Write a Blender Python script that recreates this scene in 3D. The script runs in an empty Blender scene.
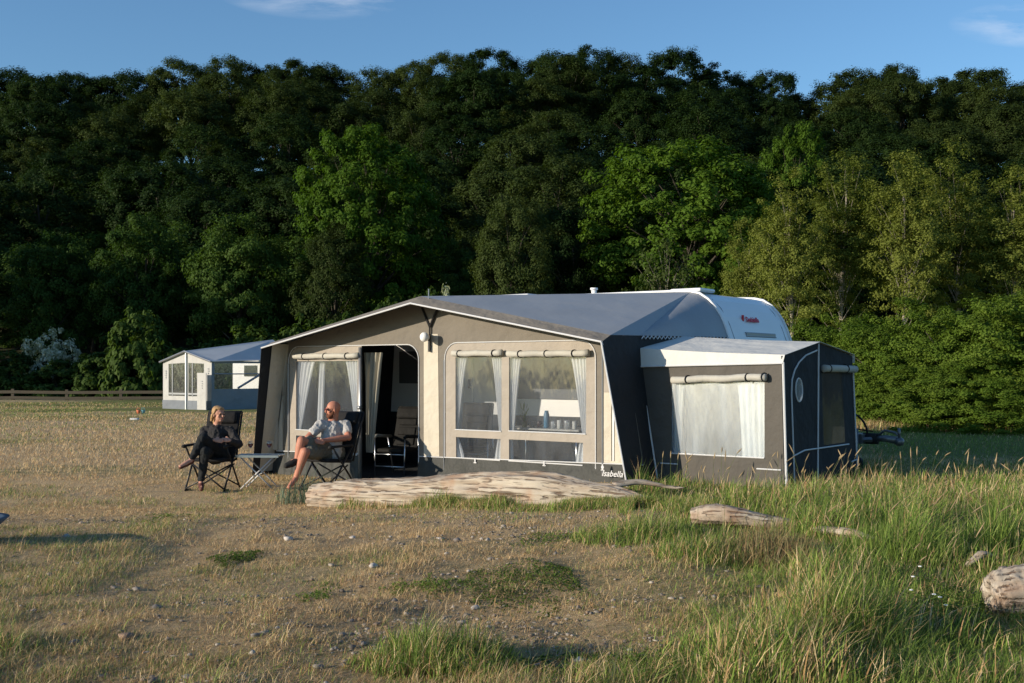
import bpy, bmesh, math, random
import numpy as np
from mathutils import Vector, Matrix
from mathutils.geometry import tessellate_polygon
R = math.radians
scene = bpy.context.scene
col = scene.collection

# ------------------------------------------------------------------ camera, world, sun, exposure
F, H, HZ = 1130.0, 1.5, 370.0            # focal length in pixels, eye height, horizon row
cam_d = bpy.data.cameras.new('camera'); cam = bpy.data.objects.new('camera', cam_d); col.objects.link(cam)
cam.location = (0, 0, H); cam.rotation_euler = (R(90), 0, 0)
cam_d.sensor_width = 36; cam_d.lens = 36 * F / 1024; cam_d.shift_y = (HZ - 341.5) / 1024
cam_d.clip_end = 3000; cam_d.clip_start = 0.1
scene.camera = cam

SUN_EL, SUN_FROM = 13.0, Vector((-0.900, -0.436, 0))      # where the sun stands
world = bpy.data.worlds.new('World'); scene.world = world; world.use_nodes = True
nt = world.node_tree; nt.nodes.clear()
wo = nt.nodes.new('ShaderNodeOutputWorld'); bg = nt.nodes.new('ShaderNodeBackground')
sky = nt.nodes.new('ShaderNodeTexSky'); sky.sky_type = 'NISHITA'; sky.sun_disc = False
sky.sun_elevation = R(SUN_EL); sky.sun_rotation = math.atan2(SUN_FROM.x, SUN_FROM.y)
sky.air_density = 1.0; sky.dust_density = 0.25; sky.ozone_density = 1.9
bg.inputs['Strength'].default_value = 0.112
def wn(t, **k):
    n = nt.nodes.new(t)
    for a, b in k.items(): setattr(n, a, b)
    return n
def wmath(op, a, b=None, clamp=False):
    n = wn('ShaderNodeMath', operation=op); n.use_clamp = clamp
    for i, q in enumerate((a, b)):
        if q is None: continue
        if isinstance(q, (int, float)): n.inputs[i].default_value = q
        else: nt.links.new(q, n.inputs[i])
    return n.outputs[0]
tc = wn('ShaderNodeTexCoord'); sp = wn('ShaderNodeSeparateXYZ'); nt.links.new(tc.outputs['Generated'], sp.inputs[0])
ydir = wmath('MAXIMUM', sp.outputs['Y'], 0.05)
ax = wmath('DIVIDE', sp.outputs['X'], ydir); az = wmath('DIVIDE', sp.outputs['Z'], ydir)
cv = wn('ShaderNodeCombineXYZ'); nt.links.new(wmath('MULTIPLY', ax, 6.0), cv.inputs[0]); nt.links.new(wmath('MULTIPLY', az, 26.0), cv.inputs[1])
cn = wn('ShaderNodeTexNoise'); cn.inputs['Scale'].default_value = 1.0; cn.inputs['Detail'].default_value = 8; cn.inputs['Roughness'].default_value = 0.6
nt.links.new(cv.outputs[0], cn.inputs['Vector'])
def blob(cx, cz, sx, sz):
    a = wmath('POWER', wmath('DIVIDE', wmath('SUBTRACT', ax, cx), sx), 2.0)
    b = wmath('POWER', wmath('DIVIDE', wmath('SUBTRACT', az, cz), sz), 2.0)
    return wmath('SUBTRACT', 1.0, wmath('ADD', a, b), clamp=True)
cm = wmath('MAXIMUM', wmath('MAXIMUM', blob(-0.16, 0.343, 0.11, 0.034), blob(0.47, 0.306, 0.085, 0.022)), blob(0.47, 0.345, 0.10, 0.02))
cf = wmath('MULTIPLY', cm, wmath('MULTIPLY', wmath('SUBTRACT', cn.outputs['Fac'], 0.43), 4.0, clamp=True), clamp=True)
cf = wmath('MULTIPLY', cf, 0.75)
mx = wn('ShaderNodeMixRGB'); nt.links.new(cf, mx.inputs[0])
tint = wn('ShaderNodeMixRGB', blend_type='MULTIPLY'); tint.inputs[0].default_value = 1
tint.inputs[2].default_value = (0.78, 1.04, 1.26, 1)
nt.links.new(sky.outputs[0], tint.inputs[1]); nt.links.new(tint.outputs[0], mx.inputs[1]); mx.inputs[2].default_value = (6.2, 6.6, 7.4, 1)
nt.links.new(mx.outputs[0], bg.inputs[0]); nt.links.new(bg.outputs[0], wo.inputs[0])

sd = bpy.data.lights.new('sun', 'SUN'); sun = bpy.data.objects.new('sun', sd); col.objects.link(sun)
sd.energy = 5.0; sd.angle = R(0.5); sd.color = (1.0, 0.86, 0.67)
sv = (SUN_FROM * math.cos(R(SUN_EL)) + Vector((0, 0, math.sin(R(SUN_EL)))))
sun.rotation_euler = sv.to_track_quat('Z', 'Y').to_euler(); sun.location = (-20, -10, 20)
scene.view_settings.view_transform = 'Standard'; scene.view_settings.look = 'None'
scene.view_settings.exposure = 0.33; scene.view_settings.gamma = 1.0
scene.cycles.transparent_max_bounces = 24; scene.cycles.max_bounces = 6

rng = np.random.default_rng(7); random.seed(7)

# ------------------------------------------------------------------ tagging and linking
def tag(o, label=None, cat=None, group=None, kind=None):
    if label: o['label'] = label
    if cat: o['category'] = cat
    if group: o['group'] = group
    if kind: o['kind'] = kind
    return o
def empty(name, loc=(0, 0, 0), rz=0):
    o = bpy.data.objects.new(name, None); col.objects.link(o); o.location = loc; o.rotation_euler = (0, 0, rz)
    o.empty_display_size = 0.2
    return o
def copy_tree(o, parent=None):
    c = o.copy(); col.objects.link(c)
    if parent: c.parent = parent
    for ch in list(o.children): copy_tree(ch, c)
    return c
def link(name, me, mat=None, parent=None, smooth=False):
    o = bpy.data.objects.new(name, me); col.objects.link(o)
    if mat: me.materials.append(mat)
    if parent: o.parent = parent
    if smooth: me.polygons.foreach_set('use_smooth', [True] * len(me.polygons))
    return o

class MB:
    def __init__(s): s.v = []; s.f = []
    def add(s, vs, fs):
        b = len(s.v); s.v += [tuple(q) for q in vs]; s.f += [tuple(b + i for i in f) for f in fs]; return s
    def box(s, c, d, rot=None):
        x, y, z = [q / 2 for q in d]
        vs = [Vector(p) for p in ((-x,-y,-z),(x,-y,-z),(x,y,-z),(-x,y,-z),(-x,-y,z),(x,-y,z),(x,y,z),(-x,y,z))]
        if rot: vs = [rot @ p for p in vs]
        c = Vector(c)
        return s.add([c + p for p in vs], [(0,3,2,1),(4,5,6,7),(0,1,5,4),(1,2,6,5),(2,3,7,6),(3,0,4,7)])
    def rbox(s, c, d, r=.02, rot=None, seg=3):
        bm = bmesh.new(); bmesh.ops.create_cube(bm, size=1)
        for p in bm.verts: p.co = Vector((p.co.x*d[0], p.co.y*d[1], p.co.z*d[2]))
        bmesh.ops.bevel(bm, geom=list(bm.edges), offset=min(r, min(d)*.49), segments=seg, profile=.5, affect='EDGES')
        bm.verts.index_update(); c = Vector(c)
        vs = [(c + ((rot @ p.co) if rot else p.co)) for p in bm.verts]; fs = [tuple(q.index for q in f.verts) for f in bm.faces]
        bm.free(); return s.add(vs, fs)
    def tube(s, pts, r, n=8, cap=True, flat=None):
        pts = [Vector(p) for p in pts]; m = len(pts); rr = r if hasattr(r, '__len__') else [r] * m
        vs = []; fs = []; prev = None
        for i, p in enumerate(pts):
            t = (pts[min(i+1, m-1)] - pts[max(i-1, 0)]).normalized()
            if prev is None:
                a = Vector((0,0,1)) if abs(t.z) < .9 else Vector((1,0,0)); nn = t.cross(a).normalized()
            else: nn = (prev - t * prev.dot(t)).normalized()
            prev = nn; b = t.cross(nn)
            for k in range(n):
                an = 2*math.pi*k/n; vs.append(p + (nn*math.cos(an) + b*math.sin(an)) * rr[i])
        for i in range(m-1):
            for k in range(n):
                fs.append((i*n+k, i*n+(k+1) % n, (i+1)*n+(k+1) % n, (i+1)*n+k))
        if cap: fs.append(tuple(range(n-1, -1, -1))); fs.append(tuple((m-1)*n+k for k in range(n)))
        return s.add(vs, fs)
    def ell(s, c, rad, nu=14, nv=9, rot=None):
        vs = []; fs = []; c = Vector(c)
        for i in range(nv+1):
            th = math.pi*i/nv
            for k in range(nu):
                ph = 2*math.pi*k/nu; p = Vector((rad[0]*math.sin(th)*math.cos(ph), rad[1]*math.sin(th)*math.sin(ph), rad[2]*math.cos(th)))
                vs.append(c + (rot @ p if rot else p))
        for i in range(nv):
            for k in range(nu): fs.append((i*nu+k, (i+1)*nu+k, (i+1)*nu+(k+1) % nu, i*nu+(k+1) % nu))
        return s.add(vs, fs)
    def lathe(s, prof, c=(0,0,0), n=20):
        vs = []; fs = []
        for r, z in prof:
            for k in range(n): a = 2*math.pi*k/n; vs.append((c[0]+r*math.cos(a), c[1]+r*math.sin(a), c[2]+z))
        for i in range(len(prof)-1):
            for k in range(n): fs.append((i*n+k, i*n+(k+1) % n, (i+1)*n+(k+1) % n, (i+1)*n+k))
        return s.add(vs, fs)
    def plate(s, loops, fn, th):
        """2-D loops (outer first, holes after) -> solid sheet; fn(a,b,off) gives the 3-D point"""
        tris = tessellate_polygon([[Vector((a, b, 0)) for a, b in l] for l in loops])
        flat = [p for l in loops for p in l]; n = len(flat)
        vs = [fn(a, b, 0) for a, b in flat] + [fn(a, b, th) for a, b in flat]
        fs = [tuple(t) for t in tris] + [tuple(n+i for i in reversed(t)) for t in tris]
        b0 = 0
        for l in loops:
            m = len(l)
            for i in range(m): j = (i+1) % m; fs.append((b0+i, b0+j, n+b0+j, n+b0+i))
            b0 += m
        return s.add(vs, fs)
    def sheet(s, polys, th=.006):
        """list of 3-D polygons welded and given thickness along the average normal"""
        for p in polys:
            p = [Vector(q) for q in p]
            nrm = Vector((0,0,0))
            for i in range(len(p)): nrm += p[i].cross(p[(i+1) % len(p)])
            nrm.normalize(); m = len(p)
            s.add(p + [q - nrm*th for q in p], [tuple(range(m)), tuple(range(2*m-1, m-1, -1))] + [(i, m+i, m+(i+1) % m, (i+1) % m) for i in range(m)])
        return s
    def build(s, name, mat=None, parent=None, smooth=False, bevel=0):
        me = bpy.data.meshes.new(name); me.from_pydata([tuple(q) for q in s.v], [], s.f)
        bm = bmesh.new(); bm.from_mesh(me); bmesh.ops.recalc_face_normals(bm, faces=bm.faces); bm.to_mesh(me); bm.free(); me.update()
        o = link(name, me, mat, parent, smooth)
        if bevel:
            b = o.modifiers.new('b', 'BEVEL'); b.width = bevel; b.segments = 2; b.limit_method = 'ANGLE'
        return o

# ------------------------------------------------------------------ materials
def newmat(name):
    m = bpy.data.materials.new(name); m.use_nodes = True; t = m.node_tree; t.nodes.clear(); return m, t
def principled(name, c, rough=.6, metal=0, spec=.3, noise=0.0, nscale=8, bump=0, bscale=60, c2=None, stretch=None, coat=0, aniso=None):
    m, t = newmat(name); N = t.nodes; L = t.links
    out = N.new('ShaderNodeOutputMaterial'); b = N.new('ShaderNodeBsdfPrincipled'); L.new(b.outputs[0], out.inputs[0])
    b.inputs['Roughness'].default_value = rough; b.inputs['Metallic'].default_value = metal; b.inputs['Specular IOR Level'].default_value = spec
    b.inputs['Coat Weight'].default_value = coat
    tc = N.new('ShaderNodeTexCoord'); mp = N.new('ShaderNodeMapping'); L.new(tc.outputs['Object'], mp.inputs[0])
    if stretch: mp.inputs['Scale'].default_value = stretch
    cc = (*c, 1); d2 = (*(c2 if c2 else [q*.72 for q in c]), 1)
    if noise > 0:
        n = N.new('ShaderNodeTexNoise'); n.inputs['Scale'].default_value = nscale; n.inputs['Detail'].default_value = 6; L.new(mp.outputs[0], n.inputs['Vector'])
        r = N.new('ShaderNodeValToRGB'); r.color_ramp.elements[0].position = .5-.5*(1-noise*.5); r.color_ramp.elements[1].position = .5+.3*(1-noise*.4)
        r.color_ramp.elements[0].color = d2; r.color_ramp.elements[1].color = cc
        L.new(n.outputs[0], r.inputs[0]); L.new(r.outputs[0], b.inputs['Base Color'])
    else: b.inputs['Base Color'].default_value = cc
    if bump:
        n2 = N.new('ShaderNodeTexNoise'); n2.inputs['Scale'].default_value = bscale; n2.inputs['Detail'].default_value = 4; L.new(mp.outputs[0], n2.inputs['Vector'])
        bp = N.new('ShaderNodeBump'); bp.inputs['Strength'].default_value = bump; bp.inputs['Distance'].default_value = .09 if bscale < 5 else .02
        L.new(n2.outputs[0], bp.inputs['Height']); L.new(bp.outputs[0], b.inputs['Normal'])
    return m
def fabric(name, c, weave=True, rough=.75, wr=.8, c2=None):
    # tent cloth: faint soiling and broad soft wrinkles
    m = principled(name, c, rough=rough, spec=.25, noise=.6, nscale=1.7, bump=wr, bscale=2.6, c2=c2 or [q*.86 for q in c])
    return m
def leafmat(name, c1, c2, trans=.3, tcol=None, scale=.35, rnd=.35):
    m, t = newmat(name); N = t.nodes; L = t.links
    out = N.new('ShaderNodeOutputMaterial'); mix = N.new('ShaderNodeMixShader'); mix.inputs[0].default_value = trans
    b = N.new('ShaderNodeBsdfPrincipled'); b.inputs['Roughness'].default_value = .6; b.inputs['Specular IOR Level'].default_value = .08
    tr = N.new('ShaderNodeBsdfTranslucent')
    g = N.new('ShaderNodeNewGeometry'); n = N.new('ShaderNodeTexNoise'); n.inputs['Scale'].default_value = scale; n.inputs['Detail'].default_value = 3
    L.new(g.outputs['Position'], n.inputs['Vector'])
    oi = N.new('ShaderNodeObjectInfo'); a = N.new('ShaderNodeMath'); a.operation = 'MULTIPLY_ADD'; L.new(oi.outputs['Random'], a.inputs[0]); a.inputs[1].default_value = rnd*1.3; a.inputs[2].default_value = -rnd*.65
    ad = N.new('ShaderNodeMath'); ad.operation = 'ADD'; L.new(n.outputs[0], ad.inputs[0]); L.new(a.outputs[0], ad.inputs[1])
    rd = N.new('ShaderNodeMath'); rd.operation = 'MULTIPLY_ADD'; L.new(g.outputs['Random Per Island'], rd.inputs[0]); rd.inputs[1].default_value = .3; rd.inputs[2].default_value = -.15
    ad2 = N.new('ShaderNodeMath'); ad2.operation = 'ADD'; L.new(ad.outputs[0], ad2.inputs[0]); L.new(rd.outputs[0], ad2.inputs[1])
    r = N.new('ShaderNodeValToRGB'); r.color_ramp.elements[0].position = .25; r.color_ramp.elements[1].position = .75
    r.color_ramp.elements[0].color = (*c1, 1); r.color_ramp.elements[1].color = (*c2, 1); L.new(ad2.outputs[0], r.inputs[0])
    L.new(r.outputs[0], b.inputs['Base Color'])
    hs = N.new('ShaderNodeMixRGB'); hs.blend_type = 'MULTIPLY'; hs.inputs[0].default_value = 1; hs.inputs[2].default_value = (1.6, 1.7, .6, 1); L.new(r.outputs[0], hs.inputs[1]); L.new(hs.outputs[0], tr.inputs[0])
    L.new(b.outputs[0], mix.inputs[1]); L.new(tr.outputs[0], mix.inputs[2]); L.new(mix.outputs[0], out.inputs[0])
    return m
def bladesmat(name, trans=.3):
    m, t = newmat(name); N = t.nodes; L = t.links
    out = N.new('ShaderNodeOutputMaterial'); mix = N.new('ShaderNodeMixShader'); mix.inputs[0].default_value = trans
    b = N.new('ShaderNodeBsdfPrincipled'); b.inputs['Roughness'].default_value = .6; b.inputs['Specular IOR Level'].default_value = .2
    tr = N.new('ShaderNodeBsdfTranslucent'); a = N.new('ShaderNodeAttribute'); a.attribute_name = 'Col'
    L.new(a.outputs['Color'], b.inputs['Base Color']); L.new(a.outputs['Color'], tr.inputs[0])
    L.new(b.outputs[0], mix.inputs[1]); L.new(tr.outputs[0], mix.inputs[2]); L.new(mix.outputs[0], out.inputs[0]); return m
def curtainmat(name, c, tr=.35):
    m, t = newmat(name); N = t.nodes; L = t.links
    out = N.new('ShaderNodeOutputMaterial'); mix = N.new('ShaderNodeMixShader'); mix.inputs[0].default_value = tr
    d = N.new('ShaderNodeBsdfDiffuse'); d.inputs[0].default_value = (*c, 1); q = N.new('ShaderNodeBsdfTranslucent'); q.inputs[0].default_value = (*c, 1)
    L.new(d.outputs[0], mix.inputs[1]); L.new(q.outputs[0], mix.inputs[2]); L.new(mix.outputs[0], out.inputs[0]); return m
def panemat(name, haze=.08, gloss=.12, rough=.08, tint=(.93,.95,.95), hc=(.8,.82,.85), wr=.4, st=(3,3,.8)):
    # clear PVC foil: lets light through, a little haze, soft wavy reflections
    m, t = newmat(name); N = t.nodes; L = t.links
    out = N.new('ShaderNodeOutputMaterial'); tp = N.new('ShaderNodeBsdfTransparent'); tp.inputs[0].default_value = (*tint, 1)
    gl = N.new('ShaderNodeBsdfGlossy'); gl.inputs['Roughness'].default_value = rough; df = N.new('ShaderNodeBsdfDiffuse'); df.inputs[0].default_value = (*hc, 1)
    m1 = N.new('ShaderNodeMixShader'); m2 = N.new('ShaderNodeMixShader')
    tc = N.new('ShaderNodeTexCoord'); mp = N.new('ShaderNodeMapping'); mp.inputs['Scale'].default_value = st; L.new(tc.outputs['Object'], mp.inputs[0])
    n = N.new('ShaderNodeTexNoise'); n.inputs['Scale'].default_value = 2.2; n.inputs['Detail'].default_value = 3; L.new(mp.outputs[0], n.inputs['Vector'])
    bp = N.new('ShaderNodeBump'); bp.inputs['Strength'].default_value = wr; bp.inputs['Distance'].default_value = .03; L.new(n.outputs[0], bp.inputs['Height']); L.new(bp.outputs[0], gl.inputs['Normal'])
    hz = N.new('ShaderNodeMath'); hz.operation = 'MULTIPLY'; L.new(n.outputs[0], hz.inputs[0]); hz.inputs[1].default_value = haze*2
    m1.inputs[0].default_value = gloss; L.new(tp.outputs[0], m1.inputs[1]); L.new(gl.outputs[0], m1.inputs[2])
    L.new(hz.outputs[0], m2.inputs[0]); L.new(m1.outputs[0], m2.inputs[1]); L.new(df.outputs[0], m2.inputs[2]); L.new(m2.outputs[0], out.inputs[0]); return m

M = {}
M['taupe'] = fabric('taupe_cloth', (.165, .148, .125))
M['annexwall'] = fabric('annex_wall_cloth', (.092, .085, .076))
M['beige'] = fabric('beige_cloth', (.335, .30, .26))
M['cream'] = fabric('cream_cloth', (.52, .48, .40))
M['rollup'] = fabric('rollup_cloth', (.43, .42, .38), wr=.6)
M['charcoal'] = fabric('charcoal_cloth', (.022, .024, .028), rough=.8)
M['skirt'] = fabric('skirt_vinyl', (.035, .038, .036), rough=.6, wr=.8)
M['roof'] = principled('roof_vinyl', (.27, .285, .305), rough=.42, spec=.45, noise=.6, nscale=1.1, bump=.25, bscale=1.6, c2=(.22,.235,.255))
M['roofband'] = fabric('roof_edge_cloth', (.19, .172, .15))
M['piping'] = principled('white_piping', (.55, .56, .58), rough=.5)
M['blind'] = principled('grey_blind', (.12,.13,.145), rough=.9)  # dark grey of the caravan side windows, standing in for interior shade
M['white'] = principled('white_enamel', (.74, .75, .76), rough=.28, spec=.5, noise=.4, nscale=2, c2=(.68,.69,.70))
M['whitemat'] = fabric('white_cloth', (.58, .58, .56))
M['annexroof'] = fabric('annex_roof_cloth', (.60, .60, .57), wr=.5)
M['curtain'] = curtainmat('curtain_voile', (.80, .81, .82), .15)
M['creamcurtain'] = curtainmat('cream_drape', (.42, .39, .32), .1)
M['pane'] = panemat('clear_foil', haze=.03, gloss=.06, wr=.2, tint=(.88,.89,.90), hc=(.55,.66,.82))
M['annexpane'] = panemat('hazy_foil', haze=.15, gloss=.13, rough=.2, wr=.3, hc=(.66,.76,.88), st=(3,3,.5))
M['darkpane'] = panemat('tinted_foil', haze=.03, gloss=.10, tint=(.8,.82,.82))
M['palemetal'] = principled('pale_grey_tube', (.55,.56,.58), rough=.35, metal=.2)
M['alu'] = principled('aluminium', (.75, .76, .78), rough=.3, metal=1)
M['greymetal'] = principled('grey_metal', (.30, .31, .33), rough=.4, metal=.6)
M['black'] = principled('black_metal', (.012, .012, .014), rough=.4)
M['blackcloth'] = fabric('black_cloth', (.016, .016, .018), rough=.9)
M['rubber'] = principled('rubber', (.015, .015, .015), rough=.8)
M['galv'] = principled('galvanised', (.20, .21, .22), rough=.45, metal=.7, noise=.5, nscale=6)
M['red'] = principled('red_letter', (.55, .02, .04), rough=.5)
M['glassdark'] = principled('dark_glass', (.02, .025, .03), rough=.08, spec=.6)
M['bark'] = principled('bark', (.07, .06, .048), rough=.95, noise=1, nscale=3, bump=.8, bscale=9, stretch=(3,3,.6), c2=(.04,.035,.028))
M['palebark'] = principled('pale_bark', (.42, .38, .32), rough=.9, noise=1, nscale=4, bump=.4, bscale=9, stretch=(2,2,.7), c2=(.12,.10,.08))
M['blades'] = bladesmat('grass_blades')
M['fencewood'] = principled('weathered_fence_wood', (.08, .068, .05), rough=.9, noise=1, nscale=5, bump=.4, bscale=12, stretch=(.3,3,3))
def woodmat(name, light, mid, dark, axis=(.35, 3.2, 3.2), s=2.3):
    m, t = newmat(name); N = t.nodes; L = t.links
    out = N.new('ShaderNodeOutputMaterial'); b = N.new('ShaderNodeBsdfPrincipled'); L.new(b.outputs[0], out.inputs[0]); b.inputs['Roughness'].default_value = .85; b.inputs['Specular IOR Level'].default_value = .2
    tc = N.new('ShaderNodeTexCoord'); mp = N.new('ShaderNodeMapping'); mp.inputs['Scale'].default_value = axis; L.new(tc.outputs['Object'], mp.inputs[0])
    n = N.new('ShaderNodeTexNoise'); n.inputs['Scale'].default_value = s; n.inputs['Detail'].default_value = 8; n.inputs['Roughness'].default_value = .65; n.inputs['Distortion'].default_value = .25; L.new(mp.outputs[0], n.inputs['Vector'])
    n1 = N.new('ShaderNodeTexNoise'); n1.inputs['Scale'].default_value = s*.9; n1.inputs['Detail'].default_value = 3; L.new(tc.outputs['Object'], n1.inputs['Vector'])
    mp2 = N.new('ShaderNodeMapping'); mp2.inputs['Scale'].default_value = (axis[0]*2.0, axis[1]*2.4, axis[2]*2.4); mp2.inputs['Rotation'].default_value = (0, .05, .03); L.new(tc.outputs['Object'], mp2.inputs[0])
    w = N.new('ShaderNodeTexNoise'); w.inputs['Scale'].default_value = s*1.25; w.inputs['Detail'].default_value = 4; w.inputs['Distortion'].default_value = .2; L.new(mp2.outputs[0], w.inputs['Vector'])
    r = N.new('ShaderNodeValToRGB'); e = r.color_ramp.elements; e[0].position = .30; e[0].color = (*mid, 1); e[1].position = .58; e[1].color = (*light, 1); L.new(n.outputs[0], r.inputs[0])
    ck = N.new('ShaderNodeValToRGB'); e = ck.color_ramp.elements; e[0].position = .34; e[0].color = (.9,.9,.9,1); e[1].position = .46; e[1].color = (0,0,0,1); L.new(w.outputs[0], ck.inputs[0])
    mx = N.new('ShaderNodeMixRGB'); L.new(ck.outputs[0], mx.inputs[0]); L.new(r.outputs[0], mx.inputs[1]); mx.inputs[2].default_value = (*dark, 1)
    r3 = N.new('ShaderNodeValToRGB'); e = r3.color_ramp.elements; e[0].position = .52; e[0].color = (0,0,0,1); e[1].position = .7; e[1].color = (.55,.55,.55,1); L.new(n1.outputs[0], r3.inputs[0])
    mx2 = N.new('ShaderNodeMixRGB'); L.new(r3.outputs[0], mx2.inputs[0]); L.new(mx.outputs[0], mx2.inputs[1]); mx2.inputs[2].default_value = (mid[0]*1.1, mid[1]*.8, mid[2]*.62, 1)
    L.new(mx2.outputs[0], b.inputs['Base Color'])
    su = N.new('ShaderNodeMath'); su.operation = 'SUBTRACT'; L.new(n.outputs[0], su.inputs[0]); L.new(ck.outputs[0], su.inputs[1])
    bp = N.new('ShaderNodeBump'); bp.inputs['Strength'].default_value = .9; bp.inputs['Distance'].default_value = .02; L.new(su.outputs[0], bp.inputs['Height']); L.new(bp.outputs[0], b.inputs['Normal']); return m
M['driftwood'] = woodmat('bleached_driftwood', (.44, .39, .32), (.27, .20, .145), (.13, .085, .06), axis=(.16, 3.0, 3.0), s=4)
M['freshwood'] = principled('split_wood', (.55, .36, .19), rough=.9, noise=1, nscale=3, bump=.5, stretch=(.4,3,3))
M['skinf'] = principled('skin', (.50, .27, .19), rough=.5, noise=.4, nscale=9, c2=(.44,.22,.16))
M['skinm'] = principled('skin_tanned', (.46, .20, .13), rough=.5, noise=.4, nscale=9, c2=(.40,.16,.11))

# ------------------------------------------------------------------ terrain
def S(t): t = np.clip(t, 0, 1); return t*t*(3-2*t)
def vnoise(x, y, seed=0):
    """smooth value noise, vectorised"""
    x = np.asarray(x, float); y = np.asarray(y, float); xi = np.floor(x); yi = np.floor(y); fx = S(x-xi); fy = S(y-yi)
    def h(a, b):
        q = np.sin(a*127.1 + b*311.7 + seed*74.7)*43758.5453; return q - np.floor(q)
    return (h(xi,yi)*(1-fx)+h(xi+1,yi)*fx)*(1-fy) + (h(xi,yi+1)*(1-fx)+h(xi+1,yi+1)*fx)*fy
def fbm(x, y, seed=0, o=3):
    a = 0; s = 1; w = 0
    for i in range(o): a = a + s*vnoise(x*2**i, y*2**i, seed+i); w += s; s *= .5
    return a/w
SIL = [(-200,68),(0,68),(60,62),(100,74),(160,58),(280,55),(325,64),(362,88),(395,70),(430,50),(470,43),(540,44),(600,44),(640,50),(690,56),(720,58),(770,64),(805,90),(835,70),(880,58),(930,78),(975,66),(1024,68),(1250,72)]
RIDGE_Y, TREE_H = 172.0, 16.0
def ridge_top(x):   # z of the treetops on the ridge for world x at RIDGE_Y
    px = 512 + np.asarray(x, float)*F/RIDGE_Y
    return H + (HZ - np.interp(px, [a for a, _ in SIL], [b for _, b in SIL]))*RIDGE_Y/F
def gz(x, y):
    x = np.asarray(x, float); y = np.asarray(y, float)
    g = -.27*S((1.9-x)/4.6)*S((y-10.5)/4.5) - .03*S((y-22)/30)
    und = (fbm(x*.45, y*.45, 3)-.5)*.16*(1-S((y-9.5)/3)) + (fbm(x*.12, y*.12, 9)-.5)*.25*S((y-24)/15)*(1-S((y-70)/15))
    g = g + (fbm(x*2.1, y*2.1, 13)-.5)*.085*(1-S((y-11)/4))*S((y-2)/2) + und + .06*np.exp(-((x-3.2)**2/3 + (y-11)**2/5))
    xr = np.clip(x*RIDGE_Y/np.maximum(y, 60), -160, 160)
    top = ridge_top(xr) - TREE_H
    hill = S((y-86)/ (RIDGE_Y-70)) * top * 1.02
    hill = np.where(y > RIDGE_Y+10, top*1.02*(1-.25*S((y-RIDGE_Y-10)/150)), hill)
    return g + hill
def gz1(x, y): return float(gz(x, y))
def nonuni(a, b, c, d, step, grow):
    m = list(np.arange(b, c+1e-6, step)); s = step; q = c
    while q < d: s *= grow; q += s; m.append(min(q, d))
    s = step; q = b; l = []
    while q > a: s *= grow; q -= s; l.append(max(q, a))
    return np.array(l[::-1] + m)
xs = nonuni(-420, -10, 10, 420, .16, 1.09); ys = nonuni(-60, 3, 24, 620, .14, 1.06)
X, Y = np.meshgrid(xs, ys); Z = gz(X, Y)
nx, ny = len(xs), len(ys)
me = bpy.data.meshes.new('ground')
vv = np.stack([X.ravel(), Y.ravel(), Z.ravel()], 1)
ii = np.arange(nx*ny).reshape(ny, nx); q = np.stack([ii[:-1,:-1], ii[:-1,1:], ii[1:,1:], ii[1:,:-1]], -1).reshape(-1, 4)
def npmesh(me, v, quads=None, tris=None):
    parts = [(q, 4) for q in [quads] if q is not None and len(q)] + [(q, 3) for q in [tris] if q is not None and len(q)]
    li = np.concatenate([p.ravel() for p, _ in parts]); tot = np.concatenate([np.full(len(p), k) for p, k in parts])
    st = np.concatenate([[0], np.cumsum(tot)[:-1]])
    me.vertices.add(len(v)); me.vertices.foreach_set('co', np.asarray(v, np.float32).ravel())
    me.loops.add(len(li)); me.loops.foreach_set('vertex_index', li.astype(np.int32))
    me.polygons.add(len(tot)); me.polygons.foreach_set('loop_start', st.astype(np.int32)); me.polygons.foreach_set('loop_total', tot.astype(np.int32))
    me.update(calc_edges=True); me.validate()
npmesh(me, vv, quads=q)
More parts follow.
